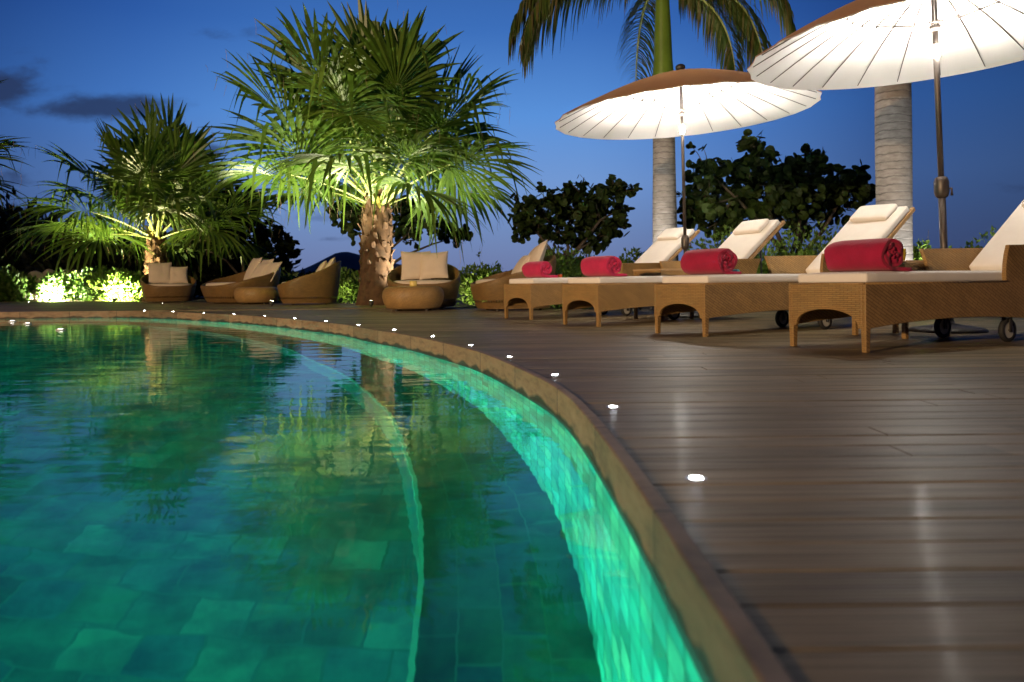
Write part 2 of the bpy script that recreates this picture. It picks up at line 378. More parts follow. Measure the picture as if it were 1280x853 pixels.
# ------------------------------------------------------------------ world: dusk sky
def build_world():
    w = bpy.data.worlds.new('World'); SC.world = w; w.use_nodes = True
    nt = w.node_tree; bg = nt.nodes['Background']
    g = tc(nt, 'Generated'); sp = N(nt, 'ShaderNodeSeparateXYZ'); L(nt, g, sp.inputs[0])
    el = sp.outputs[2]
    k = 1.0
    base = ramp(nt, math_n(nt, 'ADD', math_n(nt, 'MULTIPLY', el, .5), .5), [
        (.46, (.10, .12, .24)), (.50, (.145, .185, .36)), (.53, (.152, .245, .49)), (.56, (.165, .31, .64)),
        (.60, (.10, .285, .70)), (.65, (.042, .155, .49)), (.72, (.019, .072, .28)), (.85, (.015, .05, .19)), (1, (.010, .033, .13))])
    hx = math_n(nt, 'SQRT', math_n(nt, 'ADD', math_n(nt, 'POWER', sp.outputs[0], 2.0), math_n(nt, 'POWER', sp.outputs[1], 2.0)))
    caz = math_n(nt, 'DIVIDE', math_n(nt, 'ADD', math_n(nt, 'MULTIPLY', sp.outputs[1], .9965), math_n(nt, 'MULTIPLY', sp.outputs[0], -.0837)), math_n(nt, 'MAXIMUM', hx, .001))
    az = ramp(nt, math_n(nt, 'ADD', math_n(nt, 'MULTIPLY', caz, .5), .5), [
        (0, (.10, .10, .12)), (.5, (.12, .13, .17)), (.80, (.15, .19, .25)), (.883, (.17, .23, .31)), (.937, (.25, .33, .45)), (.97, (.56, .65, .77)), (.992, (.96, .97, .98)), (1, (1, 1, 1))])
    sky = mixc(nt, 1.0, base, az, 'MULTIPLY')
    # a little of the physical sky, sun just under the horizon ahead
    ns = nt.nodes.new('ShaderNodeTexSky'); ns.sky_type = 'NISHITA'; ns.sun_disc = False
    ns.sun_elevation = R(-4); ns.sun_rotation = 0
    sky = mixc(nt, .05, sky, ns.outputs[0], 'ADD')
    # low dark clouds on the left
    yy = math_n(nt, 'MAXIMUM', sp.outputs[1], .02)
    cx = math_n(nt, 'DIVIDE', sp.outputs[0], yy); cz = math_n(nt, 'DIVIDE', sp.outputs[2], yy)
    cv = N(nt, 'ShaderNodeCombineXYZ'); L(nt, cx, cv.inputs[0]); L(nt, math_n(nt, 'MULTIPLY', cz, 2.2), cv.inputs[1])
    fb = pnoise(nt, cv.outputs[0], 9, 7, .58)
    tot = None
    for (x, z, rx, rz, s) in ((-.63, .252, .07, .030, 1.0), (-.50, .222, .13, .020, 1.0), (-.62, .135, .05, .018, .7), (-.38, .165, .06, .02, .7),
                              (-.15, .08, .10, .008, .45), (-.20, .055, .08, .006, .45), (.03, .075, .05, .006, .4), (-.345, .31, .10, .02, .35), (.62, .11, .12, .01, .25)):
        d = math_n(nt, 'ADD', math_n(nt, 'POWER', math_n(nt, 'DIVIDE', math_n(nt, 'SUBTRACT', cx, x), rx), 2.0),
                   math_n(nt, 'POWER', math_n(nt, 'DIVIDE', math_n(nt, 'SUBTRACT', cz, z), rz), 2.0))
        e = math_n(nt, 'MULTIPLY', math_n(nt, 'EXPONENT', math_n(nt, 'MULTIPLY', d, -1.0)), s)
        tot = e if tot is None else math_n(nt, 'MAXIMUM', tot, e)
    dens = math_n(nt, 'ADD', math_n(nt, 'MULTIPLY', tot, .75), math_n(nt, 'MULTIPLY', math_n(nt, 'SUBTRACT', fb, .5), 1.5))
    mr = N(nt, 'ShaderNodeMapRange'); mr.inputs[1].default_value = .22; mr.inputs[2].default_value = .68; mr.inputs[4].default_value = .86; mr.interpolation_type = 'SMOOTHSTEP'
    L(nt, dens, mr.inputs[0])
    front = math_n(nt, 'GREATER_THAN', sp.outputs[1], .05)
    cf = math_n(nt, 'MULTIPLY', math_n(nt, 'MULTIPLY', mr.outputs[0], front), math_n(nt, 'GREATER_THAN', tot, .02))
    sky = mixc(nt, cf, sky, (.021, .034, .088))
    L(nt, sky, bg.inputs[0]); bg.inputs[1].default_value = 1.0
build_world()

# ------------------------------------------------------------------ pool outline
def catmull(pts, step=6):
    out = []
    for i in range(len(pts)-1):
        p0 = pts[max(i-1, 0)]; p1 = pts[i]; p2 = pts[i+1]; p3 = pts[min(i+2, len(pts)-1)]
        for k in range(step):
            t = k/step
            out.append(tuple(.5*((2*p1[j]) + (-p0[j]+p2[j])*t + (2*p0[j]-5*p1[j]+4*p2[j]-p3[j])*t*t + (-p0[j]+3*p1[j]-3*p2[j]+p3[j])*t**3) for j in (0, 1)))
    out.append(pts[-1]); return out
def nrm(pts, i):
    a = Vector(pts[max(i-1, 0)]); b = Vector(pts[min(i+1, len(pts)-1)]); t = (b-a).normalized()
    return Vector((t.y, -t.x))          # to the right of travel = away from the pool
EDGE = catmull([(.32, -3.0), (.322, -1), (.32, .9), (.305, 2.2), (.245, 3.29), (.10, 4.11), (-.17, 5.22), (-.47, 6.05), (-.90, 7.07), (-1.40, 8.02),
                (-1.84, 8.93), (-2.42, 9.85), (-3.04, 10.73), (-3.73, 11.64), (-4.47, 12.48), (-5.25, 13.22), (-6.06, 13.95), (-6.95, 14.55)])
EDGE = [(p[0]-nrm(EDGE, i).x*.033, p[1]-nrm(EDGE, i).y*.033) for i, p in enumerate(EDGE)]
FAR = [(-7.4, 14.66), (-8.2, 14.70), (-12, 14.75), (-20, 14.8), (-27, 14.8)]
POOL = EDGE + FAR
def xedge(y, off=0):
    for a, b in zip(EDGE, EDGE[1:]):
        if a[1] <= y <= b[1]:
            t = (y-a[1])/(b[1]-a[1]); return a[0]+(b[0]-a[0])*t + off/max(.35, abs(Vector((b[0]-a[0], b[1]-a[1])).normalized().y))
    return EDGE[0][0]+off if y < EDGE[0][1] else EDGE[-1][0]+off
WZ = -.118
# coping: stone lip round the pool
def build_coping():
    m = MB(); m.uv = []
    prof = [(-.004, -.165), (-.004, -.010), (-.004, .004), (.0, .007), (.031, .007), (.036, .003), (.036, -.08)]
    dist = [-.165, -.012, .0, .01, .041, .046, .14]
    s = 0; n = len(prof); prev = None; rings = 0
    for i, p in enumerate(POOL):
        nn = nrm(POOL, i)
        if prev: s += (Vector(p)-Vector(prev)).length
        prev = p
        for (o, z), d in zip(prof, dist):
            m.v.append((p[0]+nn.x*o, p[1]+nn.y*o, z)); m.uv.append((s, d))
        rings += 1
    for i in range(rings-1):
        for k in range(n-1): m.f.append((i*n+k, i*n+k+1, (i+1)*n+k+1, (i+1)*n+k))
    tag(m.build('pool_coping', M['coping'], smooth=False), kind='structure')
build_coping()
# pool basin: wall, ledge, nosing, deep floor
LEDGE, DEEP = -1.44, -1.95
def off_curve(o): return [(p[0]+nrm(POOL, i).x*o, p[1]+nrm(POOL, i).y*o) for i, p in enumerate(POOL)]
def strip(name, A, za, B, zb, mat, uvmode):
    m = MB(); m.uv = []; s = 0
    for i in range(len(A)):
        if i: s += (Vector(A[i])-Vector(A[i-1])).length
        m.v += [(A[i][0], A[i][1], za), (B[i][0], B[i][1], zb)]
        w = (Vector(A[i])-Vector(B[i])).length + abs(za-zb)
        m.uv += [(s, 0), (s, -w)]
        if i: m.f.append((2*i-2, 2*i-1, 2*i+1, 2*i))
    return tag(m.build(name, mat), kind='structure')
W0 = off_curve(0); L1c = off_curve(-.59)
strip('pool_wall', W0, -.02, W0, LEDGE, M['walltile'], 0)
strip('pool_ledge', W0, LEDGE, L1c, LEDGE, M['ledgetile'], 0)
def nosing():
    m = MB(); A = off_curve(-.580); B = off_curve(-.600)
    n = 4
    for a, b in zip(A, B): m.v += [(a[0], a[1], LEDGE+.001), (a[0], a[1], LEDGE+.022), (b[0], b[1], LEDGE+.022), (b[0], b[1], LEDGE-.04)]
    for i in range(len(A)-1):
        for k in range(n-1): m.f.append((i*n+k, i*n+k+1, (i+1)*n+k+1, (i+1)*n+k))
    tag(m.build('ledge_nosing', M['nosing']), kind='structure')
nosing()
strip('ledge_riser', off_curve(-.60), LEDGE, off_curve(-.60), DEEP, M['ledgetile'], 0)
m = MB(); m.add([(-30, -6, DEEP), (3, -6, DEEP), (3, 18, DEEP), (-30, 18, DEEP)], [(0, 1, 2, 3)])
tag(m.build('pool_floor', M['floortile']), kind='structure')
m = MB()
m.add([(-27, -3, .0), (-27, 14.8, .0), (-27, 14.8, DEEP), (-27, -3, DEEP), (.32, -3, .0), (.32, -3, DEEP)], [(0, 1, 2, 3), (0, 3, 5, 4)])
tag(m.build('pool_end_wall', M['walltile']), kind='structure')
m = MB(); wp = [(p[0]+nrm(POOL, i).x*.003, p[1]+nrm(POOL, i).y*.003, WZ) for i, p in enumerate(POOL)] + [(-26.99, -2.99, WZ)]
m.add(wp, [tuple(range(len(wp)))])
tag(m.build('pool_water', M['water']), kind='structure')

# deck of planks; each board ends on the pool coping
def yend(x):
    if x > 1.5: return 12.8
    if x > -3: return 12.8 + (1.5-x)/4.5*4.9
    return 17.7 + (-3-x)*.72
def build_deck():
    m = MB(); w = .137; gap = .0026; y = -2.0; ch = .004
    rows = int(28/w)
    for i in range(rows):
        y0 = y+i*w+gap/2; y1 = y+(i+1)*w-gap/2
        if y1 < 14.5: xl0, xl1 = xedge(y0, .039), xedge(y1, .039)
        elif y0 < 14.90: continue
        else: xl0 = xl1 = -30
        xr = 13.0
        # far edge: solve yend(x) = y
        if y1 > 12.8:
            if y1 < 17.7: xr = 1.5-(y1-12.8)/4.9*4.5
            else: xr = -3-(y1-17.7)/.72
        if xr < xl0+.1: continue
        xa0, xa1 = xl0, xl1; rr = random.Random(i*17+3); nxt = xl0 + rr.uniform(.7, 3.2)
        while True:
            xe = min(nxt, xr); last = xe >= xr - .3
            if last: xe = xr
            o = len(m.v); dz = rr.uniform(-.0012, .0008)
            for (ya, za, xa) in ((y0, -.03, xa0), (y0, -ch, xa0), (y0+ch, 0, xa0), (y1-ch, 0, xa1), (y1, -ch, xa1), (y1, -.03, xa1)):
                m.v += [(xa, ya, za+dz), (xe-(0 if last else .004), ya, za+dz)]
            for k in range(5): m.f.append((o+2*k, o+2*k+1, o+2*k+3, o+2*k+2))
            m.f.append(tuple(o+2*k for k in range(5, -1, -1))); m.f.append(tuple(o+2*k+1 for k in range(6)))
            if last: break
            xa0 = xa1 = xe; nxt = xe + rr.choice((2.4, 3.0, 3.6))
    # filler board row along the far straight coping
    m.box(-30, -6.9, 14.86, 14.90, -.03, -.001)
    tag(m.build('pool_deck', M['deck']), kind='structure')
build_deck()

# ground sheet round the pool, out to the horizon
def build_ground():
    m = MB(); z = -.045; BIG = 5000
    ys = [e[1] for e in EDGE]
    prev = None
    for e in EDGE:
        cur = (e[0]+.02, e[1])
        if prev: m.add([(prev[0], prev[1], z), (BIG, prev[1], z), (BIG, cur[1], z), (cur[0], cur[1], z)], [(0, 1, 2, 3)])
        prev = cur
    yt = EDGE[-1][1]
    m.add([(EDGE[-1][0]+.02, yt, z), (BIG, yt, z), (BIG, 14.83, z), (EDGE[-1][0]+.02, 14.83, z)], [(0, 1, 2, 3)])
    m.add([(-BIG, 14.83, z), (BIG, 14.83, z), (BIG, BIG, z), (-BIG, BIG, z)], [(0, 1, 2, 3)])
    m.add([(-BIG, -3.02, z), (-27.02, -3.02, z), (-27.02, 14.83, z), (-BIG, 14.83, z)], [(0, 1, 2, 3)])
    m.add([(-BIG, -BIG, z), (BIG, -BIG, z), (BIG, -3.02, z), (-BIG, -3.02, z)], [(0, 1, 2, 3)])
    tag(m.build('ground', M['soil']), kind='structure')
    m = MB(); m.add([(-4900, 160, -.03), (4900, 160, -.03), (4900, 4900, -.03), (-4900, 4900, -.03)], [(0, 1, 2, 3)])
    tag(m.build('sea', M['sea']), kind='structure')
    # far hills
    m = MB(); nx, ny = 90, 14
    for j in range(ny):
        for i in range(nx):
            x = -1500 + i*26; y = 2900 + j*60; t = (j/(ny-1))
            prof = 100*math.exp(-((x+700)/130)**2) + 74*math.exp(-((x+480)/190)**2) + 62*math.exp(-((x+1050)/230)**2) + 30*math.exp(-((x-250)/330)**2)
            h = prof*math.sin(PI*min(1, t*1.0))*(1+.16*mnoise.fractal(Vector((x*.006, y*.006, 0)), 1.0, 2.0, 4)) - 2
            m.v.append((x, y, h))
    for j in range(ny-1):
        for i in range(nx-1): m.f.append((j*nx+i, j*nx+i+1, (j+1)*nx+i+1, (j+1)*nx+i))
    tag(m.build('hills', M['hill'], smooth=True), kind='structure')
build_ground()

# ------------------------------------------------------------------ foliage helpers
def disc_leaf(m, c, nv, up, r, n=7, cup=.15, el=1.0):
    nv = nv.normalized(); a = nv.cross(up)
    if a.length < 1e-3: a = nv.cross(Vector((1, 0, 0)))
    a.normalize(); b = nv.cross(a)
    o = len(m.v)
    m.v.append(tuple(c - nv*r*cup))
    for k in range(n):
        t = 2*PI*k/n; m.v.append(tuple(c + a*math.cos(t)*r*el + b*math.sin(t)*r))
    for k in range(n): m.f.append((o, o+1+k, o+1+(k+1) % n))
def quad_leaf(m, c, d, s, r, w):
    d = d.normalized(); s = (s - d*s.dot(d)).normalized(); nn = d.cross(s)
    o = len(m.v)
    m.v += [tuple(c), tuple(c+d*r*.45+s*w-nn*w*.3), tuple(c+d*r), tuple(c+d*r*.45-s*w-nn*w*.3), tuple(c+d*r*.5)]
    m.f += [(o, o+1, o+4), (o+1, o+2, o+4), (o+2, o+3, o+4), (o+3, o, o+4)]
def rdir(r): 
    while 1:
        v = Vector((r.uniform(-1, 1), r.uniform(-1, 1), r.uniform(-1, 1)))
        if .05 < v.length < 1: return v.normalized()

def leaf_shrub(name, label, loc, rx, ry, h, nleaf, size, mat, seed, cat='shrub', group=None, stems=True, rough=.35):
    r = random.Random(seed); t = thing(name, label, cat, loc, 0, group)
    m = MB()
    for i in range(nleaf):
        for _ in range(20):
            d = rdir(r); d.z = abs(d.z)
            k = r.random()**.33
            q = Vector((d.x*rx, d.y*ry, d.z*h*.55+h*.42))*1.0
            lump = 1 + rough*mnoise.noise(Vector((q.x*2.3+seed*3.1, q.y*2.3, q.z*2.6)))*1.6
            p = Vector((d.x*rx*k*lump, d.y*ry*k*lump, (h*.38 + d.z*h*.62*lump)*k if r.random() < .6 else r.uniform(.02, .75)*h*lump*.9))
            if p.z > .01: break
        out = Vector((p.x/rx, p.y/ry, .6+p.z/h*.6)) + rdir(r)*.9
        quad_leaf(m, p, out, rdir(r), size*r.uniform(.7, 1.4), size*r.uniform(.22, .38))
    m.build('foliage', mat, t)
    if stems:
        s = MB()
        for i in range(5):
            a = r.uniform(0, 2*PI); s.tube([(0.04*math.cos(a), .04*math.sin(a), -.06), (rx*.3*math.cos(a), ry*.3*math.sin(a), h*.35), (rx*.55*math.cos(a), ry*.55*math.sin(a), h*.7)], [.018, .012, .005], 5)
        s.build('stem', M['trunk_dark'], t)
    return t

# ------------------------------------------------------------------ fan palm
def fan_frond(m, mp, mf, base, d, Lp, Rb, sag, droop, r, nseg=46):
    d = d.normalized(); pts = []; npt = 8
    for i in range(npt+1):
        t = i/npt; pts.append(base + d*Lp*t + Vector((0, 0, -sag*t*t*Lp)))
    rad = [.045-.027*i/npt for i in range(npt+1)]; rad[0] = .075
    mp.tube(pts, rad, 6, True, .55)
    T = (pts[-1]-pts[-2]).normalized(); S = T.cross(Vector((0, 0, 1)))
    if S.length < .15: S = Vector((r.uniform(-1, 1), r.uniform(-1, 1), 0))
    S.normalize()
    rollv = r.uniform(-.5, .5); Nn = S.cross(T).normalized()
    S, Nn = S*math.cos(rollv)+Nn*math.sin(rollv), Nn*math.cos(rollv)-S*math.sin(rollv)
    tip = pts[-1]; costa = Rb*.32
    span = R(152); dphi = 2*span/nseg
    for i in range(nseg):
        ph = -span + (i+.5)*dphi
        c0 = tip + T*costa*max(0, math.cos(ph))*.8 + Vector((0, 0, -.18*costa*max(0, math.cos(ph))))
        D = (T*math.cos(ph) + S*math.sin(ph) + Nn*(.28*abs(math.sin(ph)) + .05*r.uniform(-1, 1))).normalized()
        D = (D + S*r.uniform(-.05, .05)).normalized()
        Ls = Rb*(.80+.20*math.cos(ph))*r.uniform(.88, 1.08)
        side = Nn.cross(D).normalized()
        dr = droop*r.uniform(.7, 1.5); fused = .60*Ls; br = r.random() < .22; brk = r.uniform(.55, .8)
        prev = None; o = len(m.v); ns = 7
        for k in range(ns+1):
            s = k/ns
            p = c0 + D*Ls*s + Vector((0, 0, -dr*Ls*s**2.4))
            if br and s > brk: p = p + Vector((0, 0, -(s-brk)*Ls*.9)) - D*(s-brk)*Ls*.55
            w = s*Ls*math.tan(dphi*.52) if s*Ls < fused else fused*math.tan(dphi*.52)*max(0.02, (1-(s*Ls-fused)/(Ls-fused)))**.8
            w = max(w, .003); fold = -Nn*w*.55
            m.v += [tuple(p+side*w), tuple(p+fold), tuple(p-side*w)]
        for k in range(ns):
            a = o+3*k; m.f += [(a, a+1, a+4, a+3), (a+1, a+2, a+5, a+4)]
        if mf is not None and r.random() < .16:
            q = c0 + D*Ls*.98 + Vector((0, 0, -dr*Ls)); q2 = q + Vector((r.uniform(-.06, .06), r.uniform(-.06, .06), -r.uniform(.15, .4)))
            mf.tube([q, (q+q2)/2+Vector((r.uniform(-.05, .05), 0, 0)), q2], [.0035, .003, .002], 3, False)

def fan_palm(name, label, loc, seed, height=2.35, scale=1.0, rt=.36, nf=34, lean=(0, 0), group=None, extra=None, Lp=2.0, Rb=1.5, trunk=True, split=True, elr=64, lv=(1.2, .42)):
    r = random.Random(seed); t = thing(name, label, 'palm tree', loc, 0, group)
    top = Vector((lean[0], lean[1], height))
    tr = MB(); n = 22
    tr.lathe([(rt*1.28, -.05), (rt*1.16, .12), (rt*1.0, .4), (rt*.92, height*.5), (rt*.86, height*.8), (rt*.55, height), (.05, height+.25)], n, wob=lambda a, z: .06*math.sin(5*a+z*4)+.04*math.sin(9*a-z*7))
    tr.v = [(x+lean[0]*max(0, z)/height, y+lean[1]*max(0, z)/height, z) for x, y, z in tr.v]
    to = tr.build('trunk', M['boot'], t, smooth=True)
    # persistent leaf bases, criss-crossed
    bt = MB(); bg = MB(); k = 0
    z = .35
    while z < height+.1:
        nb = 7
        for i in range(nb):
            a = 2*PI*(i+.5*(k % 2))/nb + r.uniform(-.15, .15)
            rr = rt*(.92-.25*(z/height)**3); ct = Vector((math.cos(a), math.sin(a), 0)); sd = Vector((-math.sin(a), math.cos(a), 0))*(1 if (i+k) % 2 else -1)
            b0 = Vector((lean[0]*z/height, lean[1]*z/height, z)) + ct*rr*.9
            ln = r.uniform(.22, .34)
            e = b0 + ct*ln*r.uniform(.22, .42) + Vector((0, 0, ln*.8)) + sd*ln*.25*r.uniform(.3, 1)
            mid = (b0+e)/2 - ct*.03
            (bg if z > height*.82 and r.random() < .6 else bt).tube([b0-sd*.02, mid, e], [.085, .065, .045*r.uniform(.5, 1.2)], 6, True, .42)
        z += .19; k += 1
    tag(bt.build('leaf_base', M['boot'], to), kind='stuff'); tag(bg.build('cut_petiole', M['boot_green'], to), kind='stuff')
    ga = 2.39996
    for i in range(nf):
        u = (i+.5)/nf
        elv = R(86 - elr*u**.75 + r.uniform(-6, 6)); az = i*ga + r.uniform(-.25, .25)
        d = Vector((math.cos(az)*math.cos(elv), math.sin(az)*math.cos(elv), math.sin(elv)))
        m, mp, mf = MB(), MB(), MB()
        base = top + Vector((d.x*.16, d.y*.16, -.25*u))
        dead = False
        fan_frond(m, mp, mf, base, d, Lp*scale*(lv[0]-lv[1]*u)*r.uniform(.85, 1.12), Rb*scale*(1.12-.12*u)*r.uniform(.9, 1.08), .05+.15*u, (.09+.34*u)*r.uniform(.7, 1.3), r)
        f = m.build('frond', M['dry'] if dead else M['sabal'], t)
        mp.build('petiole', M['petiole'], f)
        if mf.v and split: tag(mf.build('fibre', M['fibre'], f), kind='stuff')
    return t

# ------------------------------------------------------------------ royal palm
def pinnate(m, mr, base, az, el, Lr, grav, r, leaf=.6, dens=.024, twist=0):
    pts = []; p = Vector(base); d = Vector((math.cos(az)*math.cos(el), math.sin(az)*math.cos(el), math.sin(el))); n = 22
    for i in range(n+1):
        pts.append(p.copy()); p = p + d*Lr/n; d = (d + Vector((0, 0, -grav*(.35+i/n)/n*2.0))).normalized()
    mr.tube(pts, [.035*(1-.88*i/n)+.003 for i in range(n+1)], 6, True, .7)
    cnt = int(Lr*.86/dens)
    for j in range(cnt):
        s = .13 + .87*j/cnt; f = s*n; i = min(n-1, int(f)); q = pts[i].lerp(pts[i+1], f-i); T = (pts[i+1]-pts[i]).normalized()
        S = T.cross(Vector((0, 0, 1)));
        if S.length < .1: S = Vector((-math.sin(az), math.cos(az), 0))
        S.normalize()
        for sg in (-1, 1):
            ll = leaf*(.55+.45*math.sin(PI*min(1, s*1.02)))*r.uniform(.8, 1.15)
            D = (S*sg*.8 + T*.45 + Vector((0, 0, r.uniform(-.1, .45)))).normalized(); o = len(m.v); w = .014*r.uniform(.8, 1.4)
            side = D.cross(Vector((0, 0, 1)))
            if side.length < .1: side = T.copy()
            side.normalize(); dr = r.uniform(.55, 1.15)
            for k in range(5):
                t = k/4; pp = q + D*ll*t*(1-.28*t) + Vector((0, 0, -dr*ll*t*t)); ww = w*(1-t**2.5)+.001
                m.v += [tuple(pp+side*ww), tuple(pp-side*ww)]
            for k in range(4): a = o+2*k; m.f.append((a, a+1, a+3, a+2))

def royal_palm(label, loc, rad, h, shaft, fronds, seed, bulge=1.06):
    r = random.Random(seed); t = thing('royal_palm', label, 'palm tree', loc)
    m = MB(); prof = []
    nz = 60
    for i in range(nz+1):
        z = -.05 + (h+.05)*i/nz; q = z/h
        rr = rad*(1.10 - .12*q + (bulge-1)*math.exp(-((q-.35)/.2)**2)) + .012*math.exp(-max(0, z)*4)*6
        prof.append((rr, z))
    m.lathe(prof, 30); m.build('trunk', M['royal_trunk'], t, smooth=True)
    c = MB(); c.lathe([(rad*1.0, h-.03), (rad*.98, h+.06), (rad*.86, h+.3), (rad*.74, h+shaft*.6), (rad*.6, h+shaft*.9), (rad*.4, h+shaft+.1)], 26)
    c.build('crownshaft', M['crownshaft'], t, smooth=True)
    for (az, el, Lr, gv, lf) in fronds:
        fm, fr = MB(), MB()
        b = Vector((math.cos(R(az))*rad*.35, math.sin(R(az))*rad*.35, h+shaft-.05))
        pinnate(fm, fr, b, R(az), R(el), Lr, gv, r, lf)
        f = fm.build('frond', M['royal'], t); fr.build('rachis', M['petiole'], f)
    return t

# ------------------------------------------------------------------ sea grape tree
def sea_grape(label, base, clusters, seed, trunks=2, lr=.085, dens=1.0):
    r = random.Random(seed); b = Vector((base[0], base[1], -.06)); t = thing('sea_grape_tree', label, 'tree', b)
    tm = MB(); lm = MB()
    fork = [Vector((r.uniform(-.15, .15), r.uniform(-.1, .1), r.uniform(.55, .9))) for _ in range(trunks)]
    for i, fk in enumerate(fork):
        tm.tube([(fk.x*.2, fk.y*.2, -.05), (fk.x*.7+.03, fk.y*.7, fk.z*.5), tuple(fk)], [.085, .07, .055], 8)
    cs = [Vector(c)-b for c, _ in clusters]; nl = min(5, max(3, len(cs)//4)); order = sorted(range(len(cs)), key=lambda q: cs[q].x)
    limbs = []
    for q in range(nl):
        e = cs[order[int((q+.5)*len(cs)/nl)]]; fk = min(fork, key=lambda w: (w-e).length)
        m1 = fk.lerp(e, .35) + Vector((r.uniform(-.1, .1), r.uniform(-.1, .1), r.uniform(.02, .16))); m2 = fk.lerp(e, .7) + Vector((r.uniform(-.08, .08), r.uniform(-.1, .1), r.uniform(.0, .12)))
        tm.tube([fk, m1, m2, e], [.045, .034, .024, .010], 7); limbs += [m1, m2, e]
    for ci, (c, rad) in enumerate(clusters):
        c = Vector(c)-b; fk = min(limbs, key=lambda q: (q-c).length)
        mid = fk.lerp(c, .5) + Vector((r.uniform(-.06, .06), r.uniform(-.06, .06), r.uniform(-.04, .08)))
        if (fk-c).length > .05: tm.tube([fk, mid, c, c+Vector((0, 0, rad*.5))], [.018, .014, .010, .005], 6)
        for k in range(4):
            e = c + rdir(r)*rad*.9; tm.tube([mid.lerp(c, .6), (mid.lerp(c, .6)+e)/2+rdir(r)*.04, e], [.014, .009, .004], 5)
        for k in range(int(98*dens*(rad/.35)**2)):
            d = rdir(r); p = c + Vector((d.x*rad*1.15, d.y*rad*1.1, d.z*rad*.85))*(r.random()**.42)
            nv = (Vector((0, 0, .7)) + rdir(r)*1.1 + d*.35)
            disc_leaf(lm, p, nv, rdir(r), lr*r.uniform(.5, 1.2), 8, r.uniform(.08, .3), r.uniform(.88, 1.12))
    for k in range(len(clusters)*2):
        c, rad = r.choice(clusters); c = Vector(c)-b; d = (rdir(r)+Vector((0, 0, .5))).normalized(); e = c + d*rad*r.uniform(1.25, 1.75)
        tm.tube([c, c.lerp(e, .6)+rdir(r)*.04, e], [.008, .006, .003], 4)
        for q in range(r.randint(3, 6)):
            disc_leaf(lm, c.lerp(e, r.uniform(.6, 1.03))+rdir(r)*.05, Vector((0, 0, .6))+rdir(r), rdir(r), lr*r.uniform(.5, 1.05), 8, .2, 1)
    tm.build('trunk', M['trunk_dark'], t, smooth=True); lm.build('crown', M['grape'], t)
    return t

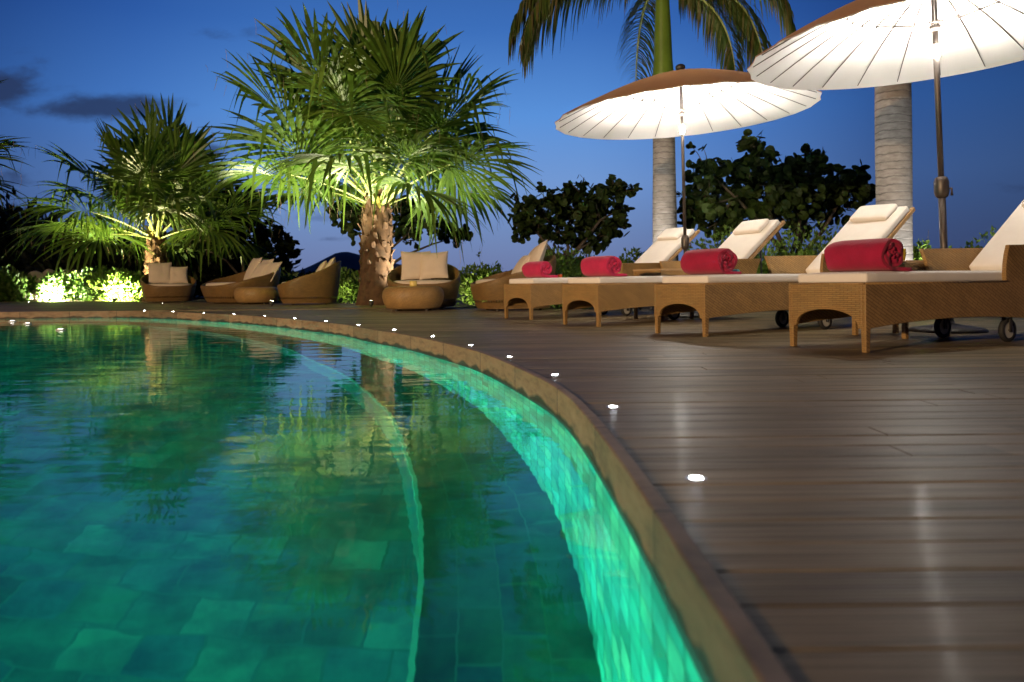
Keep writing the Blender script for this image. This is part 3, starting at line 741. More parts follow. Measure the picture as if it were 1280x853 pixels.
# ------------------------------------------------------------------ loungers
def arc(n, f): return [f(i/n) for i in range(n+1)]
def make_lounger(label):
    t = thing('sun_lounger', label, 'sun lounger', group='wicker sun loungers in a row on the deck')
    W = .32; TH = .03; TOP = .43; LEN = 2.36
    # woven base: one skirt of foot panel, side panels and head panel
    m = MB()
    def zside(x): return .145 + .05*math.sin(PI*min(1, max(0, x)/1.9))**.8 + (.02 if x > 1.9 else 0)
    sp = [(0, TOP)] + [(LEN*(1-i/30.), zside(LEN*(1-i/30.))) for i in range(31)][::1]
    poly = [(0, TOP), (LEN, TOP)] + [(LEN*(1-i/30.), zside(LEN*(1-i/30.))) for i in range(31)]
    for y0, y1 in ((-W, -W+TH), (W-TH, W)):
        m.extrude(poly, lambda p, y=y0: (p[0], y, p[1]), lambda p, y=y1: (p[0], y, p[1]))
    a = .255
    fp = [(-W+TH+.001, TOP), (W-TH-.001, TOP), (W-TH-.001, .145), (a, .150)] + [(a*math.cos(PI*i/20), .150+.115*math.sin(PI*i/20)**.85) for i in range(1, 20)] + [(-a, .150), (-W+TH+.001, .145)]
    fp = fp[::-1]
    m.extrude(fp, lambda p: (.002, p[0], p[1]), lambda p: (TH, p[0], p[1]))
    m.box(LEN-TH, LEN-.002, -W+TH+.001, W-TH-.001, .2, TOP)
    m.box(TH, LEN-TH, -W+TH+.001, W-TH-.001, .395, .415)
    m.build('woven_base', M['wicker'], t, recalc=True, bevel=.005)
    rim = MB()
    for y in (-W+.008, W-.008): rim.tube([(.01, y, TOP+.003), (1.43, y, TOP+.003)], .010, 6)
    rim.tube([(.01, -W+.02, TOP+.003), (.01, W-.02, TOP+.003)], .010, 6)
    rim.build('edge_braid', M['wicker'], t, smooth=True)
    for y in (-W+.022, W-.022):
        lg = MB(); lg.extrude([(-.022, -.021), (.022, -.021), (.022, .021), (-.022, .021)],
                              lambda p, y=y: (.023+p[0]*.8, y+p[1]*.8, 0), lambda p, y=y: (.024+p[0], y+p[1], .18))
        lg.build('leg', M['wicker'], t, recalc=True, bevel=.004)
    for y in (-W+.07, W-.07):
        ty = MB(); prof = [(.058, -.017), (.080, -.017), (.085, -.010), (.085, .010), (.080, .017), (.058, .017), (.058, -.017)]
        ty.lathe([(q[0], q[1]) for q in prof], 28)
        ty.v = [(x+1.53, y+z, y2+.085) for x, y2, z in ty.v]; ty.f = ty.f[:-2]
        w = thing_part = ty.build('wheel', M['rubber'], t, smooth=True, recalc=True)
        hb = MB(); hb.lathe([(.0, -.012), (.057, -.012), (.0572, .012), (.0, .012)], 28); hb.v = [(x+1.53, y+z, y2+.085) for x, y2, z in hb.v]
        hb.build('hub', M['grey_plastic'], w, recalc=True)
    for y in (-W+.07, W-.07):
        ax = MB(); ax.box(1.515, 1.545, y-.03, y-.022, .07, .39); ax.box(1.515, 1.545, y+.022, y+.03, .07, .39); ax.tube([(1.53, y-.03, .085), (1.53, y+.03, .085)], .008, 8)
        ax.box(1.515, 1.545, y-.022, y+.022, .38, .39)
        ax.build('wheel_fork', M['darkmetal'], t)
    # flared armrest panels at the head end
    for sg in (-1, 1):
        ar = MB(); x0, x1 = 1.44, 2.27; top = []
        n = 14; fr = []
        for i in range(n+1):
            x = x0+(x1-x0)*i/n; zt = .695 + .02*(i/n) ; fl = .03
            fr.append((x - (.035 if i == 0 else 0) , zt))
        vs = []
        for i in range(n+1):
            u = i/n; x = x0+(x1-x0)*u; xt = x-.04*(1-u)+.06*u
            for j in range(5):
                v = j/4; z = TOP-.01+(.70+.015*u-TOP)*v; yy = W-.016 + .05*v*v
                vs.append((x+(xt-x)*v, yy*sg, z))
        ntop = len(vs); vs += [(x, y-.032*sg, z) for x, y, z in vs]
        fs = []
        for i in range(n):
            for j in range(4):
                a0 = i*5+j; fs += [(a0, a0+5, a0+6, a0+1), (ntop+a0, ntop+a0+1, ntop+a0+6, ntop+a0+5)]
        for i in range(n): fs += [(i*5+4, i*5+9, ntop+i*5+9, ntop+i*5+4), (i*5, ntop+i*5, ntop+i*5+5, i*5+5)]
        for j in range(4): fs += [(j, j+1, ntop+j+1, ntop+j), (n*5+j, ntop+n*5+j, ntop+n*5+j+1, n*5+j+1)]
        ar.add(vs, fs); ar.build('armrest', M['wicker'], t, recalc=True, bevel=.006)
    # mattress
    def slab(x0, x1, hw, th, nx=16, ny=8):
        mm = MB(); vs = []; fs = []
        def puff(u, v): return (1-abs(2*u-1)**8)*(1-abs(2*v-1)**8)
        for lay in (0, 1):
            for i in range(nx+1):
                for j in range(ny+1):
                    u, v = i/nx, j/ny
                    z = th if lay else 0
                    z += (1 if lay else -.15)*.012*(puff(u, v)-.6)
                    vs.append((x0+(x1-x0)*u, -hw+2*hw*v, z))
        q = (nx+1)*(ny+1)
        for i in range(nx):
            for j in range(ny):
                a0 = i*(ny+1)+j; fs += [(a0, a0+1, a0+ny+2, a0+ny+1), (q+a0, q+a0+ny+1, q+a0+ny+2, q+a0+1)]
        for i in range(nx):
            a0 = i*(ny+1); fs.append((a0, a0+ny+1, q+a0+ny+1, q+a0)); a0 += ny; fs.append((a0, q+a0, q+a0+ny+1, a0+ny+1))
        for j in range(ny):
            fs.append((j, q+j, q+j+1, j+1)); a0 = nx*(ny+1)+j; fs.append((a0, a0+1, q+a0+1, q+a0))
        mm.add(vs, fs); return mm
    s = slab(.06, 1.97, .285, .072); s.v = [(x, y+.01, z+.436) for x, y, z in s.v]
    s.build('seat_cushion', M['canvas'], t, smooth=True, recalc=True, bevel=.016, seg=3)
    an = R(37.5); hx, hz = 1.95, .475; ca, sa = math.cos(an), math.sin(an)
    def tilt(vs, o): return [(hx+x*ca-(z+o)*sa, y, hz+x*sa+(z+o)*ca) for x, y, z in vs]
    s = slab(.0, 1.03, .285, .075, 10, 8); s.v = tilt(s.v, .03)
    s.build('back_cushion', M['canvas'], t, smooth=True, recalc=True, bevel=.016, seg=3)
    s = slab(.75, .985, .21, .06, 6, 8); s.v = tilt(s.v, .108)
    s.build('headrest', M['canvas'], t, smooth=True, recalc=True, bevel=.02, seg=3)
    fr = MB()
    for y in (-.27, .27): fr.box(-.02, 1.10, y-.018, y+.018, -.012, .026)
    for x in (.05, .3, .55, .8, 1.06): fr.box(x-.03, x+.03, -.25, .25, -.004, .018)
    fr.v = tilt(fr.v, 0); fr.build('backrest_frame', M['wood'], t, bevel=.004)
    for y in (-.24, .24):
        pr = MB(); pr.tube([(hx+.62*ca, y, hz+.62*sa-.02), (hx+.62*ca+.02, y, .41)], .011, 7)
        pr.build('backrest_prop', M['darkmetal'], t)
    return t

LG = [((2.203, 4.985), 26.4), ((1.568, 6.51), 29.6), ((.867, 8.085), 30.8), ((.22, 9.669), 30.8)]
LGLAB = ['nearest and largest wicker sun lounger, its head end cut off by the right edge',
         'wicker sun lounger whose raised backrest stands before the thick pale palm trunk',
         'wicker sun lounger with its raised backrest in front of the large sea grape bush',
         'farthest wicker sun lounger, its raised backrest before the slimmer ringed palm trunk']
lounge0 = make_lounger(LGLAB[0])
LO = []
for i, ((fx, fy), an) in enumerate(LG):
    o = lounge0 if i == 0 else copy_tree(lounge0)
    a = R(an); o.location = (fx - math.sin(a)*.32, fy + math.cos(a)*.32, 0); o.rotation_euler = (0, 0, a); o['label'] = LGLAB[i]; LO.append(o)
    for ch in [k for k in bpy.data.objects if k.parent == o]:
        if ch.name.startswith('headrest'): ch.location = ((.0, .012, -.015, .008)[i]*.75, (.0, .018, -.02, .01)[i], (.0, .010, -.012, .006)[i]); ch.rotation_euler.x = (0, .02, -.015, .01)[i]
        if ch.name.startswith('seat_cushion'): ch.location.y = (0, -.012, .008, -.006)[i]; ch.rotation_euler.z = (0, .006, -.005, .004)[i]

# ------------------------------------------------------------------ rolled towels
def make_towel(name, label, loc, rotz, rad, length, mat, turns, seed):
    r = random.Random(seed); m = MB(); n = int(turns*26); th = rad/(turns+.35)*.90; pts = []
    for i in range(n+1):
        t = i/n; a = -PI/2 - (1-t)*turns*2*PI; rr = rad*(.16+.84*t) - th*.5
        rr *= 1 + .035*math.sin(a*2+seed) + .02*math.sin(a*5)
        pts.append((math.cos(a)*rr, math.sin(a)*rr*.96))
    fl = pts[-1]
    for k in range(1, 7): pts.append((fl[0]+.028*k, fl[1]-.0005*k))
    L0 = []; L1 = []
    for i, p in enumerate(pts):
        a = Vector(pts[max(0, i-1)]); b = Vector(pts[min(len(pts)-1, i+1)]); tt = (b-a).normalized(); nn = Vector((-tt.y, tt.x)); h = th*.46
        L0.append((p[0]+nn.x*h, p[1]+nn.y*h)); L1.append((p[0]-nn.x*h, p[1]-nn.y*h))
    ny = 7; K = len(pts); vs = []
    zmin = min(min(a[1], b[1]) for a, b in zip(L0, L1))
    for j in range(ny+1):
        y = (j/ny-.5)*length
        for i in range(K):
            e = (abs(j/ny-.5)*2)**8
            wob = .008*math.sin(i*.9+seed)*e*(1 if j > ny/2 else -1)
            sh = 1-.03*e
            vs.append((L0[i][0]*sh, y+wob, (L0[i][1]-zmin)*sh)); vs.append((L1[i][0]*sh, y+wob, (L1[i][1]-zmin)*sh))
    fs = []; S = 2*K
    for j in range(ny):
        for i in range(K-1):
            a = j*S+2*i; fs += [(a, a+2, a+S+2, a+S), (a+1, a+S+1, a+S+3, a+3)]
        a = j*S; fs.append((a, a+S, a+S+1, a+1)); a = j*S+2*(K-1); fs.append((a, a+1, a+S+1, a+S))
    for j in (0, ny):
        for i in range(K-1):
            a = j*S+2*i; fs.append((a, a+1, a+3, a+2) if j == 0 else (a, a+2, a+3, a+1))
    m.add(vs, fs)
    o = m.build(name, mat, smooth=True, recalc=True, bevel=.006, loc=loc, rotz=rotz)
    return o
TW = [('rolled dark red towel on the nearest sun lounger, largest of the towels', .37, .124, .47, 'towel', 3.6),
      ('second largest rolled towel, crimson, left of the large dark red one', .35, .126, .46, 'towel', 4.2),
      ('rolled bright pink-red towel with wide spiral folds, third from the right', .29, .122, .46, 'towel_light', 3.0),
      ('smallest rolled pink-red towel, on the farthest lounger beside the wicker tub chair', .31, .115, .42, 'towel_light', 2.6)]
TL = []
for i, (lb, x, rad, ln, mt, tn) in enumerate(TW):
    a = LO[i].rotation_euler.z; p = LO[i].location + Vector((math.cos(a)*x, math.sin(a)*x, .511))
    TL.append(tag(make_towel('rolled_towel', lb, p, a, rad, ln, M[mt], tn, i+1), lb, 'towel', 'rolled red towels on the sun loungers'))

def small_bottle(name, label, cat, loc, rotz, mat, s=1.0, lying=True):
    m = MB(); m.lathe([(0.0, 0), (.02*s, 0), (.022*s, .008*s), (.022*s, .075*s), (.012*s, .09*s), (.010*s, .094*s), (.010*s, .11*s), (0, .11*s)], 16)
    if lying: m.v = [(z, y, x+.022*s) for x, y, z in m.v]
    return tag(m.build(name, mat, smooth=True, recalc=True, loc=loc, rotz=rotz), label, cat)
def on_lounger(i, x, y, z):
    a = LO[i].rotation_euler.z; o = LO[i].location
    return (o.x+math.cos(a)*x-math.sin(a)*y, o.y+math.sin(a)*x+math.cos(a)*y, z)
small_bottle('lotion_bottle', 'small teal bottle lying beside the crimson towel on the second lounger', 'bottle', on_lounger(1, .60, -.10, .512), 2.2, M['teal'])
small_bottle('lotion_bottle', 'small orange bottle lying beside the smallest towel on the farthest lounger', 'bottle', on_lounger(3, .58, -.13, .512), 2.0, M['orange'])

# ------------------------------------------------------------------ side tables
def side_table(label, loc, rotz):
    t = thing('side_table', label, 'side table', loc, rotz, 'low side tables between the loungers')
    m = MB()
    m.box(-.26, .26, -.26, .26, .575, .60); m.build('table_top', M['wood'], t, bevel=.005)
    m = MB()
    for x0, x1, y0, y1 in ((-.24, .24, -.24, -.22), (-.24, .24, .22, .24), (-.24, -.22, -.219, .219), (.22, .24, -.219, .219)): m.box(x0, x1, y0, y1, .47, .573)
    m.build('woven_apron', M['wicker'], t)
    m = MB(); m.box(-.215, .215, -.215, .215, .30, .315); m.build('shelf', M['wicker'], t)
    for x in (-.235, .235):
        for y in (-.235, .235):
            l = MB(); l.box(x-.018, x+.018, y-.018, y+.018, 0, .572); l.build('leg', M['wicker'], t, bevel=.003)
    return t
side_table('low wicker side table between the two nearest loungers, at the foot of the near umbrella', (3.12, 6.44, 0), R(25))
side_table('low wicker side table between the two farthest loungers, near the smaller umbrella', (1.82, 9.62, 0), R(30))
m = MB(); m.lathe([(0, 0), (.03, 0), (.036, .02), (.042, .06), (.040, .095), (.036, .097), (.036, .09), (.030, .02), (0, .015)], 20)
tag(m.build('tea_glass', M['yellow'], smooth=True, loc=(3.10, 6.38, .601)), 'small yellow glass on the side table behind the largest red towel', 'glass')

# ------------------------------------------------------------------ parasols
def parasol(label, loc, rim, Rr, rise, lean, tiltx, lampz, crankz, pw, seed, nr=24, az0=0):
    t = thing('patio_umbrella', label, 'umbrella', loc)
    lx, ly = lean
    def ax(z): return Vector((lx*z, ly*z, z))
    pl = MB(); apex = rim+rise
    pl.tube([ax(.08), ax(crankz)], pw*.62, 16); pl.tube([ax(crankz), ax(apex-.05)], pw*.5, 16)
    pole = pl.build('pole', M['bronze'], t, smooth=True)
    cb = MB(); cb.tube([ax(crankz-.10), ax(crankz-.085), ax(crankz-.05), ax(crankz+.04), ax(crankz+.075), ax(crankz+.085)], [pw*.7, pw*1.05, pw*1.25, pw*1.25, pw*1.0, pw*.6], 16)
    ch = ax(crankz-.02); cb.tube([ch, ch+Vector((pw*1.6, -.02, 0)), ch+Vector((pw*1.6, -.02, -.06))], [.012, .010, .012], 8)
    cb.build('crank_housing', M['bronze'], t, smooth=True)
    lm = MB(); lm.tube([ax(lampz-.045), ax(lampz+.045)], pw*.62, 20); lm.build('lamp_band', M['glow'], t, smooth=True)
    b = MB(); b.lathe([(.305, 0), (.31, .012), (.29, .03), (.16, .052), (.06, .07), (.05, .10), (.05, .30), (.042, .31)], 36); b.build('base', M['darkmetal'], t, smooth=True)
    ct = ax(apex); TM = Matrix.Rotation(tiltx, 4, 'Y')
    def cp(rr, a, dz=0):
        q = rr/Rr; z = -rise*(q**1.45) + dz
        return ct + (TM @ Vector((rr*math.cos(a), rr*math.sin(a), z)))
    nrad = 12
    def shell(dz, sub=6, thick=0):
        mm = MB(); na = nr*sub; vs = [tuple(cp(0, 0, dz))]
        for i in range(1, nrad+1):
            for k in range(na):
                a = 2*PI*k/na+az0; ph = (k % sub)/sub; sg = math.sin(PI*ph)
                rr = Rr*i/nrad*(1-.016*sg*(i/nrad)**2)
                vs.append(tuple(cp(rr, a, dz - .018*sg*(i/nrad))))
        fs = [(0, 1+k, 1+(k+1) % na) for k in range(na)]
        for i in range(nrad-1):
            for k in range(na):
                fs.append((1+i*na+k, 1+(i+1)*na+k, 1+(i+1)*na+(k+1) % na, 1+i*na+(k+1) % na))
        mm.add(vs, fs); return mm
    c = shell(.012).build('canopy', M['canopy_top'], t, smooth=True)
    li = shell(0).build('canopy_liner', M['canopy_in'], c, smooth=True)
    hub = ax(lampz+.20)
    hb = MB(); hb.tube([hub-Vector((0, 0, .03)), hub+Vector((0, 0, .03))], pw*.95, 16); hb.tube([hub+Vector((0, 0, .03)), hub+Vector((0, 0, .05))], pw*1.4, 16)
    hb.build('runner_hub', M['bronze'], t, smooth=True)
    for k in range(nr):
        a = 2*PI*k/nr+az0
        rb = MB(); rb.tube([cp(Rr*q, a, -.012) for q in (.03, .2, .4, .6, .8, .965)], [.0055, .0055, .005, .005, .0045, .004], 5)
        ro = rb.build('rib', M['bronze'], t)
        sb = MB(); e = cp(Rr*.44, a, -.016); sb.tube([hub+(e-hub).normalized()*pw, e], .0032, 4); sb.tube([e-Vector((0, 0, .012)), e+Vector((0, 0, .01))], .009, 6)
        sb.build('strut', M['bronze'], ro)
    f = MB(); f.tube([ct+TM @ Vector((0, 0, z)) for z in (-.01, .02, .03, .05, .08, .10, .11)], [.03, .03, .05, .062, .062, .04, .01], 16); f.build('finial', M['darkmetal'], t, smooth=True)
    pb = ct + Vector((loc[0], loc[1], 0))
    return t, hub
U1 = (2.22, 10.16, 0); U2 = (3.75, 6.90, 0)
parasol('smaller open umbrella with brown top and white lit underside, fully in view', U1, 2.56, 1.65, .54, (-.016, 0), R(-3.5), 2.38, .95, .041, 1, az0=.05)
parasol('large open umbrella with white lit underside, cut off by the top right corner', U2, 2.48, 1.59, .56, (-.03, 0), R(-4), 2.42, 1.25, .048, 2, az0=.02)

# ------------------------------------------------------------------ lounge group
def tub(name, label, cat, loc, face, a, b, zf, zb, seatz, group):
    """open-weave tub seat: local +x is the front"""
    t = thing(name, label, cat, loc, face, group)
    m = MB(); n = 64
    def ring(an, k, z): 
        c, s = math.cos(an), math.sin(an); e = 2/2.5
        return (k*a*abs(c)**e*(1 if c > 0 else -1), k*b*abs(s)**e*(1 if s > 0 else -1), z)
    def hr(an):
        q = (1-math.cos(an))*.5; return zf + (zb-zf)*(q**1.25)
    rows = []
    for i in range(n):
        an = 2*PI*i/n; h = hr(an)
        col = [ring(an, .84, .03), ring(an, .90, h*.25), ring(an, .955, h*.55), ring(an, 1.0, h*.85), ring(an, 1.0, h-.02), ring(an, .985, h), ring(an, .955, h), ring(an, .94, h-.02),
               ring(an, .91, max(seatz-.1, h*.6)), ring(an, .86, seatz-.12), ring(an, .3, seatz-.12)]
        rows.append(col)
    nc = len(rows[0]); vs = [p for c in rows for p in c]; fs = []
    for i in range(n):
        for k in range(nc-1): fs.append((i*nc+k, ((i+1) % n)*nc+k, ((i+1) % n)*nc+k+1, i*nc+k+1))
    fs.append(tuple(i*nc+nc-1 for i in range(n))); m.add(vs, fs)
    # wrap-round weave coordinates
    m.uv = []
    per = (a+b)*PI
    for i in range(n):
        s = 0
        for k, p in enumerate(rows[i]):
            if k: s += (Vector(p)-Vector(rows[i][k-1])).length
            m.uv.append((per*min(i, n-i)/n, s))
    m.build('woven_shell', M['wicker_open'], t, smooth=True, recalc=True)
    ft = MB()
    for an in (PI/4, 3*PI/4, 5*PI/4, 7*PI/4):
        x, y, _ = ring(an, .68, 0); ft.tube([(x, y, 0), (x, y, .05)], .025, 8)
    ft.build('feet', M['darkmetal'], t)
    c = MB(); prof = []
    for k in range(3): pass
    vs = []; fs = []
    lay = [(.0, 0), (.80, 0), (.86, .02), (.875, .05), (.875, .09), (.85, .12), (.75, .135), (.4, .142), (0, .145)]
    for q, z in lay:
        for i in range(48):
            x, y, _ = ring(2*PI*i/48, q, 0); x = x*.97+.02
            vs.append((x, y, seatz-.10+z))
    for j in range(len(lay)-1):
        for i in range(48): fs.append((j*48+i, j*48+(i+1) % 48, (j+1)*48+(i+1) % 48, (j+1)*48+i))
    c.add(vs, fs); c.build('seat_cushion', M['pillow'], t, smooth=True, recalc=True)
    return t
def pillow(label, loc, face, lean, s, thick, group, seed, roll=0):
    """square scatter cushion, standing on its lower edge; +x of its frame is its face"""
    r = random.Random(seed); m = MB(); n = 16; vs = []; fs = []
    for sd in (1, -1):
        for i in range(n+1):
            for j in range(n+1):
                u, v = 2*i/n-1, 2*j/n-1
                edge = (1-abs(u)**2.6)*(1-abs(v)**2.6)
                k = 1-.07*(1-abs(u)**2)*(abs(v)**3)-.0; k2 = 1-.07*(1-abs(v)**2)*(abs(u)**3)
                y = u*s/2*k2; z = v*s/2*k
                x = sd*thick/2*edge**.55 + .012*mnoise.noise(Vector((u*2+seed, v*2, sd)))*edge
                vs.append(Vector((x, y, z)))
    q = (n+1)**2
    for i in range(n):
        for j in range(n):
            a = i*(n+1)+j; fs += [(a, a+n+1, a+n+2, a+1), (q+a, q+a+1, q+a+n+2, q+a+n+1)]
    mt = Matrix.Rotation(face, 4, 'Z') @ Matrix.Rotation(-lean, 4, 'Y') @ Matrix.Rotation(roll, 4, 'X')
    vs = [mt @ p for p in vs]; zm = min(p.z for p in vs)
    m.add([(p.x, p.y, p.z-zm) for p in vs], fs)
    return tag(m.build('scatter_cushion', M['pillow'], smooth=True, recalc=True, loc=loc), label, 'cushion', group)
GC = 'wicker tub chairs round the pool'; GP = 'square cream cushions on the wicker seats'
def seatpos(loc, face, x, y, z):
    return (loc[0]+math.cos(face)*x-math.sin(face)*y, loc[1]+math.sin(face)*x+math.cos(face)*y, z)
# front-facing chair beside the big palm
c4 = (-1.60, 14.55, 0); f4 = R(-88)
tub('tub_chair', 'wicker tub chair facing the pool with two upright cushions, right of the thick palm trunk', 'armchair', c4, f4, .62, .66, .44, .86, .47, GC)
pillow('left upright square cushion on the tub chair right of the palm trunk', seatpos(c4, f4, -.30, -.17, .515), f4+.10, R(16), .56, .17, GP, 3)
pillow('right square cushion, overlapping another, on the tub chair beside the palm trunk', seatpos(c4, f4, -.20, .17, .515), f4-.12, R(20), .54, .18, GP, 4, .05)
# chair at the right, seen from the side, facing left
c6 = (.02, 13.25, 0); f6 = R(196)
tub('tub_chair', 'wicker tub chair seen side-on behind the farthest lounger, facing left', 'armchair', c6, f6, .70, .62, .44, .90, .47, GC)
pillow('pointed cushion at the back of the tub chair behind the farthest lounger', seatpos(c6, f6, -.36, .05, .50), f6, R(28), .58, .20, GP, 5, .35)
pillow('cushion leaning forward in front of the pointed one on the side-on tub chair', seatpos(c6, f6, -.18, -.10, .50), f6, R(34), .50, .17, GP, 6)
# chair left of the big palm, facing left
c3 = (-4.58, 18.1, 0); f3 = R(192)
tub('tub_chair', 'wicker tub chair side-on between the daybed and the thick palm trunk, facing left', 'armchair', c3, f3, .70, .62, .45, .98, .48, GC)
pillow('rear cushion on the side-on tub chair left of the thick palm trunk', seatpos(c3, f3, -.42, .06, .52), f3, R(30), .62, .17, GP, 7)
pillow('front cushion on the side-on tub chair left of the thick palm trunk', seatpos(c3, f3, -.24, -.08, .52), f3, R(32), .55, .16, GP, 8)
# two-seat daybed
s2 = (-6.85, 20.2, 0); f2 = R(222)
tub('wicker_daybed', 'wide wicker daybed with a heap of cushions at its right end', 'sofa', s2, f2, .86, 1.12, .44, .95, .48, None)
for k, (x, y, ln, s, lb) in enumerate(((-.45, -.30, 24, .70, 'tallest cushion in the middle of the wide wicker daybed'), (-.52, .18, 26, .66, 'cushion behind the others in the heap on the wide wicker daybed'),
                                       (-.30, .48, 34, .60, 'leaning cushion in the heap towards the right of the wide wicker daybed'), (-.40, .78, 34, .60, 'rightmost cushion against the high rim of the wide wicker daybed'))):
    pillow(lb, seatpos(s2, f2, x, y, .52), f2+.1*(k-1), R(ln), s, .18, GP, 11+k)
# far left chair
c1 = (-9.4, 21.9, 0); f1 = R(-60)
tub('tub_chair', 'leftmost wicker tub chair, in front of the brightly lit hedge and the left palm trunk', 'armchair', c1, f1, .66, .70, .44, .84, .47, GC)
pillow('large upright cushion on the leftmost wicker tub chair', seatpos(c1, f1, -.28, -.18, .51), f1, R(18), .62, .17, GP, 21)
pillow('smaller cushion standing at the right on the leftmost wicker tub chair', seatpos(c1, f1, -.24, .28, .51), f1-.1, R(18), .50, .17, GP, 22)
# drum ottomans
def ottoman(label, loc, rx, ry, h):
    t = thing('wicker_ottoman', label, 'ottoman', loc, 0, 'low round wicker ottomans')
    m = MB(); m.lathe([(0, .03), (.78, .03), (.86, .05), (.96, h*.35), (1.0, h*.6), (.97, h*.82), (.90, h*.95), (.80, h), (.4, h+.004), (0, h+.005)], 48)
    m.uv = None; vs = [(x*rx, y*ry, z) for x, y, z in m.v]; m.v = vs
    m.uv = []
    for (x, y, z) in vs: m.uv.append((abs(math.atan2(y, x))*rx, z if math.hypot(x/rx, y/ry) > .79 else z+math.hypot(x, y)))
    m.build('woven_drum', M['wicker'], t, smooth=True, recalc=True)
    f = MB()
    for k in range(4):
        a = PI/4+k*PI/2; f.tube([(math.cos(a)*rx*.68, math.sin(a)*ry*.68, 0), (math.cos(a)*rx*.68, math.sin(a)*ry*.68, .05)], .03, 8)
    f.build('feet', M['darkmetal'], t)
ottoman('low wicker ottoman carrying a small candle glass, in front of the pool-facing tub chair', (-1.66, 13.42, 0), .52, .42, .40)
ottoman('low wicker ottoman in front of the right end of the wide daybed', (-6.07, 19.0, 0), .52, .45, .40)
m = MB(); m.lathe([(0, 0), (.055, 0), (.062, .03), (.062, .085), (.056, .088), (.055, .03), (0, .02)], 20)
gl, nt, out = new_mat('candle_glass'); bb = N(nt, 'ShaderNodeBsdfPrincipled', Roughness=.2); bb.inputs['Base Color'].default_value = (.6, .45, .12, 1); bb.inputs['Emission Color'].default_value = (1, .6, .15, 1); bb.inputs['Emission Strength'].default_value = .12
L(nt, bb.outputs[0], out.inputs[0])
tag(m.build('candle_glass', gl, smooth=True, loc=(-1.64, 13.28, .405)), 'small amber candle glass on the ottoman before the pool-facing tub chair', 'candle glass')

# ------------------------------------------------------------------ deck lights
DL = [(.43, 1.89), (.37, 2.97), (.21, 4.0), (-.02, 4.98), (-.31, 5.93), (-.69, 6.94), (-1.18, 7.97), (-1.73, 8.99), (-2.31, 9.92), (-2.94, 10.81), (-3.63, 11.73), (-4.38, 12.58), (-5.14, 13.32), (-5.98, 14.09), (-6.80, 14.80)]
ORD = ['nearest', 'second nearest', 'third nearest', 'fourth nearest', 'fifth nearest', 'sixth nearest', 'seventh nearest', 'middle', 'seventh farthest', 'sixth farthest', 'fifth farthest', 'fourth farthest', 'third farthest', 'second farthest', 'farthest']
def make_dl(label, loc):
    t = thing('deck_light', label, 'deck light', loc, 0, 'round white lights along the curved pool edge')
    m = MB(); m.lathe([(.0, .001), (.0145, .0018), (.0140, .0024), (.009, .0030), (0, .0032)], 20); m.build('lens', M['ledlens'], t, smooth=True)
    m = MB(); m.lathe([(.0148, -.01), (.0148, .0008), (.0170, .0018), (.025, .0014), (.026, .0004), (.026, -.01)], 24); m.f = m.f[:-2]; m.build('trim_ring', M['steel'], t, smooth=True)
    return t
d0 = None
for i, (x, y) in enumerate(DL):
    lb = ORD[i]+' of the round white lights set along the curved pool edge'
    if d0 is None: d0 = make_dl(lb, (x, y, 0)); o = d0
    else: o = copy_tree(d0); o.location = (x, y, 0)
    o['label'] = lb
for (x, y, lb) in ((-9.0, 20.6, 'small white deck light in front of the leftmost tub chair, away from the pool edge'),
                   (-13.6, 24.3, 'small white deck light in front of the lit hedge, right one of two'),
                   (-14.7, 24.3, 'small white deck light in front of the lit hedge, left one of two')):
    o = copy_tree(d0); o.location = (x, y, 0); o['label'] = lb; o['group'] = 'white deck lights near the hedge'
# floating lamps on the water at the left
def float_lamp(label, loc):
    t = thing('floating_lamp', label, 'floating lamp', loc, 0, 'small white lamps floating on the pool'); t.scale = (.75, .75, .75)
    m = MB(); m.lathe([(0, .0), (.07, .0), (.085, .02), (.075, .035), (.06, .038)], 20); m.build('float_ring', M['grey_plastic'], t, smooth=True)
    m = MB(); m.lathe([(.058, .03), (.055, .036), (.035, .042), (0, .045)], 20); m.build('lens', M['floatlens'], t, smooth=True)
for lb, p in (('leftmost small lamp floating on the far left of the pool', (-8.39, 13.42)), ('middle small lamp floating on the far left of the pool', (-7.6, 12.54)),
              ('nearest and rightmost of the lamps floating at the far left of the pool', (-6.04, 10.69))):
    float_lamp(lb, (p[0], p[1], WZ-.012))

# ------------------------------------------------------------------ palms and trees
fan_palm('fan_palm', 'big fan palm with a thick rugged trunk between the tub chairs, centre left', (-2.95, 17.3, 0), 5, 2.35, 1.07, .36, 32, (.06, 0), Rb=1.62, elr=65, lv=(1.14, .28))
fan_palm('fan_palm', 'fan palm behind the leftmost tub chair and the lit hedge', (-10.65, 23.9, -.04), 9, 2.1, 1.05, .32, 30, (.05, 0), Rb=1.6, elr=76, lv=(.95, .02))
fan_palm('fan_palm', 'fan palm outside the left edge, only frond tips showing high at the far left', (-14.3, 17.6, -.04), 14, 3.0, 1.0, .34, 26)
fan_palm('fan_palm', 'dark spiky fan palm silhouette at the far left behind the hedge', (-21.0, 34.0, -.04), 21, 1.7, .62, .24, 22, group='dark fan palms behind the hedge')
fan_palm('fan_palm', 'smaller dark fan palm silhouette right of the other one behind the left hedge', (-18.6, 35.5, -.04), 22, 1.2, .55, .22, 20, group='dark fan palms behind the hedge')

